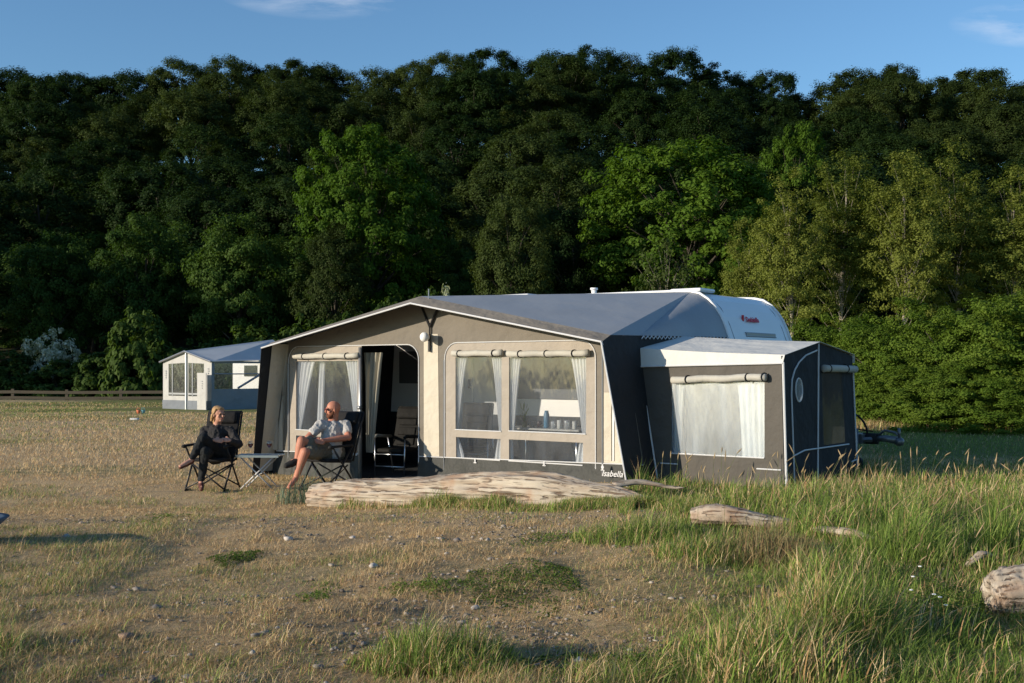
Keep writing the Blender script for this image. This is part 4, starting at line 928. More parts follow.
MB().plate([[(0, 0), (ND, 0), (ND, e_), (0, e_)], hs], lambda a, b, o: (o, a, b), .02).build('side_wall', bl, nb)
w = MB().plate([hs], lambda a, b, o: (.01+o, a, b), .004).build('window', M['pane'], nb)
t = MB(); t.tube([(.03, ND*.45, .98), (.03, ND-.25, 1.7)], .05, 6); t.tube([(.03, .1, 1.62), (.03, ND, 1.62)], .03, 6); t.build('brace', M['greymetal'], nb)
t = MB(); t.box((-.18, -.38, .86), (.62, .03, 1.62)); t.build('screen_panel', nwall, nb)
for q in ((-.22, 1.85), (-NW+.22, 1.75), (-.15, 1.3)):
    t = MB(); yy = -.41 if q[1] == 1.3 else -.03
    for k in range(4): t.box((q[0]+.02*(k % 2), yy, q[1]-.1*k), (.12-.02*k, .01, .05))
    t.build('lettering_band', M['greymetal'], nb)
ncv = empty('neighbour_caravan', (NX, NY, gN), ANG); tag(ncv, 'white caravan body behind the far blue-grey awning', 'caravan')
t = MB(); t.rbox((-NW/2-.8, 6.2, 1.45), (5.2, 2.1, 1.95), .25); t.build('body', M['white'], ncv)
for k in (-3.6, -.9): MB().rbox((k, 5.14, 1.75), (1.0, .03, .55), .01).build('window', M['glassdark'], ncv)
for k in (0, 1): MB().tube([(-1.5, 5.2+k*1.9, .32), (-1.5, 5.38+k*1.9, .32)], .32, 20).build('wheel', M['rubber'], ncv)

# ------------------------------------------------------------------ fence at the far edge of the meadow
FY = 66.0
fx0 = (-30-512)/F*FY; fx1 = (262-512)/F*FY; sp_ = 54/F*FY
fc = empty('rail_fence', (fx0, FY, 0)); tag(fc, 'low weathered two-rail wooden fence along the far edge of the meadow', 'fence')
x_ = (13-512)/F*FY - sp_
ps = []
while x_ < fx1+sp_: ps.append(x_); x_ += sp_
for x_ in ps: 
    g = gz1(x_, FY); MB().box((x_-fx0, 0, g+.27), (.16, .16, .72)).build('post', M['fencewood'], fc)
for zz in (.46, .12):
    t = MB()
    for a_, b_ in zip(ps[:-1], ps[1:]):
        ga, gb = gz1(a_, FY), gz1(b_, FY); m_ = Vector(((a_+b_)/2-fx0, -.09, (ga+gb)/2+zz)); t.box(m_, (sp_*1.0, .06, .17), Matrix.Rotation(-math.atan2(gb-ga, sp_), 3, 'Y'))
    t.build('rail', M['fencewood'], fc)
# small picnic things on the grass by the fence
for k, (px, c_, lab) in enumerate([(138.5, (.55,.16,.08), 'tiny orange beach toy lying on the meadow before the far fence'), (143, (.15,.35,.38), 'tiny teal beach toy lying on the meadow before the far fence')]):
    p = on_ground(px, 413.5); t = MB(); t.lathe([(0,0),(.06,0),(.085,.13),(.08,.14),(0,.12)], n=12); t.tube([(-.08,0,.13),(-.05,0,.22),(.05,0,.22),(.08,0,.13)], .009, 6)
    o = t.build('toy_bucket', principled('toy_plastic', c_), None, True); o.location = p; tag(o, lab, 'toy')
p = on_ground(134.5, 420); o = MB().rbox((0,0,.03), (.30,.2,.08), .035).build('white_bag', M['whitemat'], None, True); o.location = p; tag(o, 'small white bag lying on the distant grass left of the neighbour awning', 'bag')
# ------------------------------------------------------------------ leaves, crowns, trees
def leaf_quads(c, nrm, size, rg, aspect=.55):
    """c (N,3) centres, nrm (N,3) normals -> verts (N*4,3)"""
    n = len(c); a = rg.normal(size=(n, 3)); a -= nrm*(a*nrm).sum(1, keepdims=True); a /= np.linalg.norm(a, axis=1, keepdims=True)+1e-9
    b = np.cross(nrm, a); s = (size*rg.uniform(.6, 1.3, n))[:, None]
    v = np.stack([c-a*s, c-b*s*aspect, c+a*s, c+b*s*aspect], 1); v[:, 0] -= nrm*s*.25; v[:, 2] -= nrm*s*.25   # slightly folded
    return v.reshape(-1, 3)
def crown_mesh(name, w, h, z0, nclump, nleaf, leaf, rg, mat, shape='round', tuft=.16, hollow=.62, up=.35, droop=0.0, sparse=1.0, aspect=.55):
    """clumps spread through a lumpy crown; returns mesh, clump centres"""
    C = []
    lob = rg.normal(size=(10, 3)); lob /= np.linalg.norm(lob, axis=1, keepdims=True); la = rg.uniform(.05, .18, 10)
    while len(C) < nclump:
        d = rg.normal(size=3); d /= np.linalg.norm(d)
        r = 1-(1-hollow)*rg.random()**1.3 if rg.random() < .82 else rg.random()*hollow
        bump = 1 + sum(la[k]*max(0, d@lob[k]-.55)/.45 for k in range(10)) - .16
        zz = d[2]*r; rad = r*bump
        if shape == 'round': p = np.array([d[0]*rad*w/2, d[1]*rad*w/2, z0+h*.5 + d[2]*rad*h/2])
        elif shape == 'column':
            p = np.array([d[0]*rad*w/2*(1-.25*max(0, d[2])), d[1]*rad*w/2*(1-.25*max(0, d[2])), z0+h*.5+d[2]*rad*h/2])
        else:  # bush: dome on the ground
            p = np.array([d[0]*rad*w/2, d[1]*rad*w/2, z0+abs(d[2])*rad*h])
        if p[2] < z0-.1*h: continue
        C.append(p)
    C = np.array(C); cen = np.array([0, 0, z0+h*.42])
    tz = tuft*w*rg.uniform(.55, 1.35, nclump)
    n = nclump*nleaf; idx = np.repeat(np.arange(nclump), nleaf)
    out = C-cen; out /= np.linalg.norm(out, axis=1, keepdims=True)+1e-9
    # each clump: a flattened spray reaching outward and up
    ax1 = out*(1-up) + np.array([0, 0, up]); ax1[:, 2] -= droop; ax1 += rg.normal(size=ax1.shape)*.25; ax1 /= np.linalg.norm(ax1, axis=1, keepdims=True)
    d = rg.normal(size=(n, 3)); d /= np.linalg.norm(d, axis=1, keepdims=True); rr = rg.random(n)**.5
    loc = d*rr[:, None]; along = (loc*ax1[idx]).sum(1)
    loc = loc + ax1[idx]*(rg.random(n)**.7*.9-.2)[:, None]          # stretched along the twig direction
    flat = np.array([1, 1, .62]); P = C[idx] + loc*flat*tz[idx][:, None]*.75
    nr = d*.7 + out[idx]*.5 + np.array([0, 0, .55]) + rg.normal(size=(n, 3))*.35; nr /= np.linalg.norm(nr, axis=1, keepdims=True)
    v = leaf_quads(P, nr, leaf, rg, aspect); me = bpy.data.meshes.new(name); npmesh(me, v, quads=np.arange(len(v)).reshape(-1, 4)); me.materials.append(mat)
    return me, C
def trunk_mesh(name, h, r0, C, cz, rg, mat, nl=26, lean=.03, fork=.3, thin=1.0):
    m = MB(); pts = []; rr = []; top = cz; dx, dy = rg.normal(size=2)*lean*h
    for i in range(9):
        f = i/8; pts.append(Vector((dx*f*f+.012*h*math.sin(f*5+dx), dy*f*f+.012*h*math.sin(f*4), top*f-.4*(f == 0)))); rr.append(r0*(1-.72*f)*(1.35 if i == 0 else 1))
    m.tube(pts, rr, 8)
    pick = rg.permutation(len(C))[:nl]
    for k in pick:
        c = Vector(C[k]); f = min(.95, max(fork, (c.z/top)*.62)); i = f*8; a = pts[int(i)].lerp(pts[min(8, int(i)+1)], i-int(i)); r = r0*(1-.72*f)*.5*thin
        mid = a.lerp(c, .5) + Vector((0, 0, .08*(c-a).length)) + Vector(rg.normal(size=3))*.04*(c-a).length
        m.tube([a, mid, c], [r, r*.55, r*.16], 5, cap=False)
    me = bpy.data.meshes.new(name); me.from_pydata([tuple(q) for q in m.v], [], m.f); me.materials.append(mat); me.polygons.foreach_set('use_smooth', [True]*len(me.polygons)); return me
LF = {
 'dark':  leafmat('dark_beech_leaf', (.011, .026, .006), (.026, .048, .011), .22),
 'olive': leafmat('olive_leaf', (.022, .038, .009), (.047, .068, .018), .25),
 'bright': leafmat('fresh_maple_leaf', (.045, .092, .010), (.092, .160, .020), .32),
 'mid':   leafmat('green_leaf', (.028, .060, .012), (.060, .105, .022), .28),
 'birch': leafmat('young_birch_leaf', (.085, .112, .020), (.155, .180, .038), .30, scale=.8),
 'hedge': leafmat('hedge_leaf', (.062, .112, .013), (.115, .170, .024), .30, scale=1.6, rnd=.15),
 'bush':  leafmat('bush_leaf', (.028, .055, .012), (.058, .098, .022), .28, scale=.9),
 'blossom': leafmat('white_blossom', (.16, .20, .10), (.62, .62, .54), .2, scale=2),
}
def variant(kind, seed, w=9.0, h=11.0, z0=4.5, ncl=170, nlf=75, leaf=.26, mat='dark', bark='bark', r0=.28, nl=26, **k):
    rg = np.random.default_rng(seed); me, C = crown_mesh(kind+'_crown', w, h, z0, ncl, nlf, leaf, rg, LF[mat], **k)
    tm = trunk_mesh(kind+'_trunk', z0+h, r0, C, z0+h*.72, rg, M[bark], nl=nl); return me, tm
def plant(name, var, loc, rz, sc, label, cat, group=None, crown='crown', trunk='trunk'):
    o = empty(name, loc, rz); o.scale = sc if hasattr(sc, '__len__') else (sc,)*3
    a = bpy.data.objects.new(crown, var[0]); b = bpy.data.objects.new(trunk, var[1])
    for q in (a, b): col.objects.link(q); q.parent = o
    tag(o, label, cat, group); return o
VD = [variant('beech', 100+i, w=10.5, h=11.5, z0=4.5, ncl=240, nlf=230, leaf=.13, mat='dark', tuft=.125, hollow=.86, up=.25) for i in range(5)]
VO = [variant('oak', 120+i, w=10, h=11, z0=5, ncl=240, nlf=210, leaf=.12, mat='olive', tuft=.13, hollow=.8, up=.45) for i in range(3)]
VMd = [variant('elm', 130+i, w=9, h=9.5, z0=3.0, ncl=220, nlf=190, leaf=.13, mat='mid', tuft=.135, hollow=.55) for i in range(2)]
VB = [variant('maple', 142+i, w=12.5, h=13.0, z0=4, ncl=480, nlf=170, leaf=.14, mat='bright', tuft=.078, hollow=.72, up=.2, r0=.33, nl=60) for i in range(2)]
ORD = ['first','second','third','fourth','fifth','sixth','seventh','eighth','ninth','tenth','eleventh','twelfth','thirteenth','fourteenth','fifteenth','sixteenth','seventeenth','eighteenth','nineteenth','twentieth','twenty-first','twenty-second','twenty-third','twenty-fourth']
rowY = [RIDGE_Y, 158, 146, 135, 124, 114, 105, 97]
rowN = ['along the skyline of the wooded hill', 'in the row just below the skyline', 'in the third row down the hill', 'in the fourth row down the hill', 'in the fifth row down the hill', 'in the sixth row down the hill', 'in the seventh row down the hill', 'in the lowest shaded row of the hill']
rg = np.random.default_rng(5)
for r, Yr in enumerate(rowY):
    half = 512/F*Yr; sp_r = 6.4 if r == 0 else 9.2+rg.random(); x_ = -half-sp_r*(1.4); L = []
    while x_ < half+sp_r*1.4:
        L.append((x_+rg.normal()*1.3, Yr+rg.normal()*2.0)); x_ += sp_r*rg.uniform(.85, 1.15)
    L.sort(); k = 0
    for (tx, ty) in L:
        px = 512+tx*F/ty
        olive = (fbm(tx*.03+5, ty*.03, 21) > .56) or (r > 0 and rg.random() < .12)
        if r == 0 and abs(px-95) < 14: olive = True
        if r >= 6 and rg.random() < .3: v_ = VMd[rg.integers(2)]; kd = 'green leafy'
        elif olive: v_ = VO[rg.integers(3)]; kd = 'olive'
        else: v_ = VD[rg.integers(5)]; kd = 'dark green'
        g = gz1(tx, ty); sc = TREE_H/16.2*rg.uniform(.88, 1.12)
        if r == 0: sc = max(.7, (float(ridge_top(tx*RIDGE_Y/ty))-g+rg.normal()*.3)/16.5); 
        if -10 < px < 1034:
            k += 1; lab = f'{kd} tree, {ORD[min(k-1,23)]} from left {rowN[r]}'
        else: lab = f'{kd} tree just outside the picture edge {rowN[r]}'
        plant('broadleaf_tree', v_, (tx, ty, g-.3), rg.random()*6.28, (sc*rg.uniform(.95,1.15), sc*rg.uniform(.95,1.15), sc), lab, 'tree', 'trees on the wooded hill')
def tree_px(name, var, px, ytop, wpx, Yd, hv, wv, label, group=None, rz=0, dz=0):
    """var was built hv tall, wv wide"""
    x_ = (px-512)/F*Yd; g = gz1(x_, Yd); zt = H+(HZ-ytop)*Yd/F; s = (zt-g)/hv; w = wpx/F*Yd/wv
    return plant(name, var, (x_, Yd, g-.1), rz, (w, w, s), label, 'tree', group)
tree_px('maple_tree', VB[0], 368, 118, 158, 88, 17.4, 13.5, 'big bright fresh-green tree left of centre at the forest edge', rz=.4)
tree_px('maple_tree', VB[1], 693, 130, 214, 89, 17.4, 13.5, 'big bright fresh-green spreading tree right of centre behind the awning roof', rz=2.1)
tree_px('broadleaf_tree', VB[0], 790, 122, 96, 99, 17.4, 13.5, 'fresh-green tree partly hidden behind the big bright tree on its right', rz=3.9)
tree_px('broadleaf_tree', VMd[0], 240, 208, 100, 84, 12.9, 9.5, 'medium green rounded tree above the far awning at the forest edge', rz=1)
tree_px('broadleaf_tree', VMd[1], 145, 216, 92, 86, 12.9, 9.5, 'medium green tree above the round bush at the left forest edge', rz=2)
tree_px('broadleaf_tree', VMd[0], 55, 226, 88, 87, 12.9, 9.5, 'dark medium green tree above the white blossoming shrub', rz=4)
tree_px('broadleaf_tree', VO[0], 335, 215, 74, 83, 16.4, 10.5, 'olive tree in front of the lower left of the big bright tree', rz=1.4)
tree_px('broadleaf_tree', VO[1], 512, 198, 84, 84, 16.4, 10.5, 'olive tree standing behind the awning ridge', rz=.8)
tree_px('broadleaf_tree', VMd[1], 445, 240, 80, 92, 12.9, 9.5, 'shaded green tree between the big bright tree and the olive tree', rz=5)
tree_px('broadleaf_tree', VD[1], 575, 200, 90, 93, 16.4, 10.9, 'dark tree right of the olive tree behind the awning roof', rz=3)
# light birches on the right with pale thin trunks
def birch(seed):
    rg = np.random.default_rng(seed); me, C = crown_mesh('birch_crown', 5.0, 9.2, 3.4, 330, 105, .068, rg, LF['birch'], shape='column', tuft=.125, hollow=.3, up=.72, aspect=.5)
    return me, trunk_mesh('birch_trunk', 12.2, .14, C, 10.6, rg, M['palebark'], nl=46, lean=.01, fork=.25, thin=.38)
VBi = [birch(s) for s in (200, 201, 202)]
for k, (px, yt, w_, Yd, lab) in enumerate([
    (790, 176, 96, 52, 'light olive birch, leftmost of the pale-trunked group behind the caravan nose'),
    (845, 152, 110, 55, 'light olive birch, second from the left of the pale-trunked group'),
    (905, 158, 104, 52, 'light olive birch, third from the left of the pale-trunked group'),
    (955, 150, 112, 56, 'light olive birch, fourth from the left of the pale-trunked group'),
    (1018, 166, 110, 54, 'light olive birch at the right edge of the picture above the hedge'),
    (748, 222, 70, 57, 'thin small birch left of the pale-trunked group above the caravan roof')]):
    tree_px('birch_tree', VBi[k % 3], px, yt, w_, Yd, 12.3, 5.6, lab, 'birches on the right', rz=k*1.7)
# sparse branchy shrub above the caravan
rg2 = np.random.default_rng(77); me_, C_ = crown_mesh('sparse_crown', 6, 5.5, 1.0, 120, 22, .12, rg2, LF['olive'], tuft=.12, hollow=.3, up=.7)
VS = (me_, trunk_mesh('sparse_trunk', 6, .10, C_, 4.6, rg2, M['palebark'], nl=110, fork=.08, lean=.02, thin=.8))
tree_px('branchy_tree', VS, 664, 226, 96, 62, 6.6, 6.6, 'sparsely leaved branchy tree rising behind the caravan roof', rz=.5)

# bushes
def bushvar(seed, w, h, ncl, nlf, leaf, mat, tuft=.12, **k):
    rg = np.random.default_rng(seed); me, C = crown_mesh('bush_crown', w, h, .1, ncl, nlf, leaf, rg, LF[mat], shape='bush', tuft=tuft, hollow=.7, **k)
    m = MB()
    for i in rg.permutation(len(C))[:22]:
        c = Vector(C[i]); m.tube([(c.x*.12, c.y*.12, -.1), (c.x*.5, c.y*.5, c.z*.55), tuple(c)], [.05, .03, .01], 5, cap=False)
    tm = bpy.data.meshes.new('bush_stems'); tm.from_pydata([tuple(q) for q in m.v], [], m.f); tm.materials.append(M['bark']); return me, tm
BU = [bushvar(300+i, 5.2, 3.4, 170, 80, .17, 'bush', up=.5) for i in range(3)]
def bush_px(px, ytop, wpx, Yd, var, label, group=None, wv=5.6, hv=3.6, rz=0, name='bush', cat='bush'):
    x_ = (px-512)/F*Yd; g = gz1(x_, Yd); zt = H+(HZ-ytop)*Yd/F; s = (zt-g)/hv; w = wpx/F*Yd/wv
    return plant(name, var, (x_, Yd, g-.1), rz, (w, w, s), label, cat, group, trunk='stems')
bush_px(142, 316, 74, 74, BU[0], 'tall rounded bush above the far fence left of the neighbour awning')
lows = [(8,352,60,76),(62,358,64,76),(104,350,60,75),(180,344,62,75),(222,338,60,76),(262,330,64,77),(300,322,60,78),(345,312,64,78),(395,300,60,80),(440,298,60,80)]
wh = ['at the left picture edge', 'below the white blossoming shrub', 'left of the tall rounded bush', 'right of the tall rounded bush', 'above the far awning roof', 'above the right end of the far awning roof', 'over the left slope of the big awning roof', 'over the middle of the left awning roof slope', 'over the awning ridge, left one', 'over the awning ridge, right one']
for k, (px, yt, w_, Yd) in enumerate(lows): bush_px(px, yt, w_*1.25, Yd, BU[k % 3], f'low green bush at the forest edge {wh[k]}', 'bushes along the forest edge', rz=k*1.3)
BW = bushvar(320, 5, 3.4, 130, 46, .13, 'blossom', tuft=.10, up=.6)
bush_px(46, 328, 66, 79, BW, 'white blossoming shrub at the left forest edge', name='blossoming_shrub', cat='shrub', hv=3.8)
bush_px(452, 286, 52, 74, BW, 'white blossoming twigs showing just over the awning ridge', name='blossoming_shrub', cat='shrub', rz=2, hv=3.8)
# hedge on the right
HV = [bushvar(340+i, 5.0, 3.5, 560, 170, .036, 'hedge', tuft=.068, up=.2) for i in range(3)]
hw = ['leftmost shrub of the hedge, beside the caravan nose', 'second shrub of the hedge from the left', 'third shrub of the hedge from the left', 'fourth shrub of the hedge from the left, over the drawbar', 'fifth shrub of the hedge, nearer and lower', 'sixth shrub of the hedge, near the right edge', 'tall shrub at the right end of the hedge', 'last shrub of the hedge cut by the right edge']
for k, (px, yt, w_, Yd) in enumerate([(800,322,150,35),(842,310,170,34),(890,300,190,32.5),(938,291,200,31),(925,350,190,29.4),(985,340,200,28.4),(990,286,220,30),(1060,284,230,28.5)]):
    bush_px(px, yt, w_, Yd, HV[k % 3], 'dense yellow-green '+hw[k], 'shrubs of the hedge on the right', wv=5.2, hv=3.72, rz=k*1.1, name='hedge_shrub', cat='hedge shrub')
# unseen trees added left of the view to shade the forest edge
for k, (x_, y_, s) in enumerate([(-54, 72, 1.0), (-62, 64, 1.1), (-50, 82, 1.0), (-72, 74, 1.15)]):
    plant('broadleaf_tree', VD[k % 5], (x_, y_, gz1(x_, y_)-.2), k, s, 'added dark tree outside the picture at left, shading the forest edge', 'tree', 'added shade trees left of the picture')

# ------------------------------------------------------------------ grass
def blades(name, x, y, h, w, colr, rg, lean=.35, mat=None, seg=3, kind=None, label=None, cat=None, root=None, wind=(.25, .1)):
    n = len(x); z = gz(x, y)-.01; az_ = rg.random(n)*2*np.pi; ln = np.abs(rg.normal(size=n))*lean+.05
    dx = np.cos(az_)*ln+wind[0]*lean; dy = np.sin(az_)*ln+wind[1]*lean; fa_ = rg.random(n)*np.pi; wx_ = np.cos(fa_)*w/2; wy_ = np.sin(fa_)*w/2
    V = []; 
    for i in range(seg):
        t = i/seg; bend = t**1.8; px_ = x+dx*h*bend; py_ = y+dy*h*bend; pz_ = z+h*t*(1-.25*bend*np.minimum(ln, 1)); tw = 1-.55*t
        V += [np.stack([px_-wx_*tw, py_-wy_*tw, pz_], 1), np.stack([px_+wx_*tw, py_+wy_*tw, pz_], 1)]
    V.append(np.stack([x+dx*h, y+dy*h, z+h*(1-.25*np.minimum(ln, 1))], 1))
    k = 2*seg+1; v = np.stack(V, 1).reshape(-1, 3); b = np.arange(n)*k
    quads = np.concatenate([np.stack([b+2*i, b+2*i+1, b+2*i+3, b+2*i+2], 1) for i in range(seg-1)]); tris = np.stack([b+2*seg-2, b+2*seg-1, b+2*seg], 1)
    if root is not None: v = v - np.array(root)
    me = bpy.data.meshes.new(name); npmesh(me, v, quads=quads, tris=tris)
    ca = me.color_attributes.new('Col', 'FLOAT_COLOR', 'POINT'); cc = np.ones((n, k, 4), np.float32); cc[:, :, :3] = colr[:, None, :]; ca.data.foreach_set('color', cc.ravel())
    o = link(name, me, mat or M['blades'])
    if root is not None: o.location = root
    tag(o, label, cat, None, kind); return o
STRAW = np.array([[.62,.45,.24],[.50,.34,.17],[.70,.54,.32],[.44,.27,.13]]); GREEN = np.array([[.13,.21,.035],[.19,.28,.05],[.27,.35,.08],[.10,.16,.03]]); RUST = np.array([[.26,.13,.07]])
def palette(n, g, rg):
    """g = fraction of green per blade"""
    s = STRAW[rg.integers(0, 4, n)]; q = GREEN[rg.integers(0, 4, n)]; pick = rg.random(n) < g; c = np.where(pick[:, None], q, s); return c*rg.uniform(.75, 1.2, (n, 1))
def frustum_points(n, y0, y1, rg, p=1.0, m=1.1):
    """points in the visible wedge, density falling with distance"""
    yy = y0*(y1/y0)**(rg.random(n)**p); xx = (rg.random(n)*2-1)*(.47*yy*1.04+.5); return xx, yy
rg = np.random.default_rng(11)
def tall_mask(x, y):
    """where tall green grass grows: right of the logs, in a band on the right"""
    px = 512+x*F/y; py = HZ+H*F/y
    a = S((px-560-.6*(py-560))/110)*S((px-600)/100)
    b = S((fbm(x*.9, y*.9, 31)-.44+.10*S((px-700)/150))/.16)
    hole = 1-.85*np.exp(-(((px-690)/110)**2+((py-628)/34)**2)) 
    hole2 = 1-.6*np.exp(-(((px-960)/140)**2+((py-668)/30)**2))
    hole2 = hole2*(1-.7*np.exp(-(((px-930)/34)**2+((py-622)/24)**2)))*(1-.97*np.exp(-(((px-1012)/50)**2+((py-625)/34)**2)))*(1-.35*np.exp(-(((px-735)/45)**2+((py-535)/16)**2)))
    cap = 1-S((y-16.5)/2.5)
    return np.clip(a*(.14+.86*b)*hole*hole2*cap, 0, 1)
def greenness(x, y):
    px = 512+x*F/y; py = HZ+H*F/y
    g = .06 + .62*S((px-440)/420)*S((py-470)/30) + .36*S((fbm(x*.5+9, y*.5, 41)-.50)/.15) + .30*S((py-600)/70) 
    return np.clip(g, .04, .93)
def bare(x, y):   # gravelly thin patches, mostly left and centre
    px = 512+x*F/y; py = HZ+H*F/y
    return S((fbm(x*.8, y*1.3, 55)-.44)/.14)*(1-S((px-640)/150))*S((py-498)/14)
pLy, pRy = float(on_ground(312, 506).y), float(on_ground(668, 508).y)
# short turf
n = 430000; x, y = frustum_points(n, 4.6, 19, rg, 1.0)
keep = rg.random(n) > .66*bare(x, y); ins = ((x-OX)*UX+(y-OY)*UY, (x-OX)*VX+(y-OY)*VY)
inside = ((ins[0] > -7) & (ins[0] < .2) & (ins[1] > .5)) | ((ins[0] > -.1) & (ins[0] < 2.1) & (ins[1] > .95) & (ins[1] < 3.3)); keep &= ~inside
x, y = x[keep], y[keep]; n = len(x)
g = greenness(x, y); hh = rg.gamma(3.0, .0082, n)*(1+.8*g)+.010; hh *= (1+1.0*S((HZ+H*F/y-600)/80)*g)*(.35+2.6*np.clip(fbm(x*2.6, y*2.6, 71)-.25, 0, 1)**1.2)
blades('short_grass', x, y, hh, rg.uniform(.0022, .0048, n)*np.maximum(1, y/9), palette(n, g, rg), rg, lean=.8, seg=2, kind='stuff', label='short dry straw and green turf in the foreground', cat='grass')
# dead stalks lying flat
n = 380000; x, y = frustum_points(n, 4.6, 15, rg, .95); keep = ~(((x-OX)*VX+(y-OY)*VY > .5)) & (rg.random(n) < .35+.65*fbm(x*2, y*2, 61)); x, y = x[keep], y[keep]; n = len(x)
blades('grass_litter', x, y, rg.uniform(.012, .05, n), rg.uniform(.002, .0045, n)*np.maximum(1, y/9), palette(n, greenness(x, y)*.35, rg)*rg.uniform(.6,1.1,(n,1)), rg, lean=2.6, seg=2, kind='stuff', label='dead stalks lying flat on the foreground soil', cat='grass', wind=(.1,.0))
# far turf, coarser
n = 150000; yy = 18*(62/18)**(rg.random(n)**.8); xx = (rg.random(n)*2-1)*(.47*yy+1)
i_u = (xx-OX)*UX+(yy-OY)*UY; i_v = (xx-OX)*VX+(yy-OY)*VY; k_ = ~((i_u > -7.2) & (i_u < 2.2) & (i_v > .4) & (i_v < 5.7)) & ~((np.abs(xx-NX+1) < 4) & (np.abs(yy-NY-2) < 5)); xx, yy = xx[k_], yy[k_]; n = len(xx)
g = np.clip(.04+.42*S((yy-34)/28)+.7*S((xx-4)/4)*(1-S((yy-30)/10))+.3*S((fbm(xx*.12, yy*.2, 8)-.45)/.15), 0, .9)
far = blades('meadow_grass', xx, yy, rg.uniform(.03, .10, n), rg.uniform(.006, .012, n)*yy/18, palette(n, g, rg), rg, lean=.6, seg=2, kind='stuff', label='dry mown meadow grass stretching to the far fence', cat='grass')
# tall grass on the right
n = 340000; x, y = frustum_points(n, 5.2, 19, rg, .95); m_ = tall_mask(x, y); keep = (rg.random(n) < m_**1.3)
i_u = (x-OX)*UX+(y-OY)*UY; i_v = (x-OX)*VX+(y-OY)*VY; keep &= ~((i_u > -6) & (i_u < 2.15) & (i_v > .9)); x, y = x[keep], y[keep]; m_ = m_[keep]; n = len(x)
hh = (.06+.27*rg.random(n)**1.5)*(.3+.8*m_)*(.12+1.9*fbm(x*1.6, y*1.6, 77)**1.6)*(.6+.8*vnoise(x*.6, y*.6, 78))
hh *= 1-.35*S((y-12)/3)
blades('tall_grass', x, y, hh, rg.uniform(.004, .009, n)*np.maximum(1, y/9), palette(n, np.clip(.60+.3*fbm(x, y, 91)-.2*(fbm(x*1.3, y*1.3, 14) > .6), 0, 1), rg), rg, lean=.45, seg=3, kind='stuff', label='tall green grass growing round the driftwood on the right', cat='grass')
# flowering grass stems with seed heads
def stems(name, x, y, h, rg, label, head=.09, colr=(.42,.36,.20), kind='stuff', root=None, colh=(.40,.30,.17), lean=.22):
    m = MB(); cols = []
    for xi, yi, hi in zip(x, y, h):
        z = gz1(xi, yi); a = rg.random()*6.28; ln = abs(rg.normal())*lean+.05; dx, dy = math.cos(a)*ln+.14, math.sin(a)*ln+.05
        pts = [Vector((xi+dx*hi*t**2, yi+dy*hi*t**2, z+hi*t)) for t in (0, .35, .7, 1)]; r = .0016*max(1, yi/8)
        nb_ = len(m.v); m.tube(pts, [r*1.2, r, r*.8, r*.5], 3, cap=False); cols += [colr if rg.random() < .6 else (.16,.2,.06)]*(len(m.v)-nb_)
        d = (pts[3]-pts[2]).normalized()+Vector((dx*.8, dy*.8, -.15)); d.normalize(); q = [pts[3]+d*head*hi*1.6*t for t in (-.4, 0, .4, .8, 1.1)]
        nb_ = len(m.v); m.tube(q, [.001, r*2.6, r*3.0, r*1.8, .0005], 4, cap=False); f_ = rg.uniform(.75, 1.15); cols += [tuple(c*f_ for c in colh)]*(len(m.v)-nb_)
    v = np.array([tuple(p) for p in m.v])
    me = bpy.data.meshes.new(name); me.from_pydata([tuple(q) for q in (v - (np.array(root) if root is not None else 0))], [], m.f)
    ca = me.color_attributes.new('Col', 'FLOAT_COLOR', 'POINT'); cc = np.ones((len(v), 4), np.float32); cc[:, :3] = np.array(cols); ca.data.foreach_set('color', cc.ravel())
    o = link(name, me, M['blades']); 
    if root is not None: o.location = root
    return tag(o, label, 'grass', None, kind)
n = 800; x, y = frustum_points(n, 6.5, 15.5, rg, .9); keep = (rg.random(n) < tall_mask(x, y)**1.2); i_u = (x-OX)*UX+(y-OY)*UY; i_v = (x-OX)*VX+(y-OY)*VY; keep &= ~((i_u > -6) & (i_u < 2.15) & (i_v > .9)); x, y = x[keep], y[keep]
stems('seeding_grass', x, y, rg.uniform(.22, .62, len(x))*(1-.25*S((y-11)/4)), rg, 'thin grass stems with drooping straw-coloured seed heads on the right')
n = 26000; x = rg.uniform(5.5, 17, n); y = 28.6-.22*(x-7)+rg.normal(size=n)*.55+.8
blades('hedge_foot_grass', x, y, rg.uniform(.08, .34, n), rg.uniform(.008, .016, n), palette(n, .35, rg) if False else palette(n, np.full(n, .35), rg), rg, lean=.35, seg=2, kind='stuff', label='dry uncut grass along the foot of the hedge', cat='grass')
# ragged grass band grown up against the long log
n = 60000; px_ = rg.uniform(318, 720, n); f_ = (px_-312)/(668-312); yb_ = pLy + (pRy-pLy)*f_; y = yb_-.02-np.abs(rg.normal(size=n))*.34; x = (px_-512)/F*y
kp = rg.random(n) < (.12+.88*S((px_-380)/120))*S((fbm(x*2.2, y*2.2, 33)-.30)/.22); x, y, px_ = x[kp], y[kp], px_[kp]; n = len(x)
blades('log_foot_grass', x, y, rg.uniform(.03, .15, n)*(.4+1.3*fbm(x*3, y*3, 35)), rg.uniform(.004, .008, n), palette(n, np.clip(.35+.4*S((px_-350)/200), 0, 1), rg), rg, lean=.5, seg=3, kind='stuff', label='ragged grass growing against the foot of the long log', cat='grass')
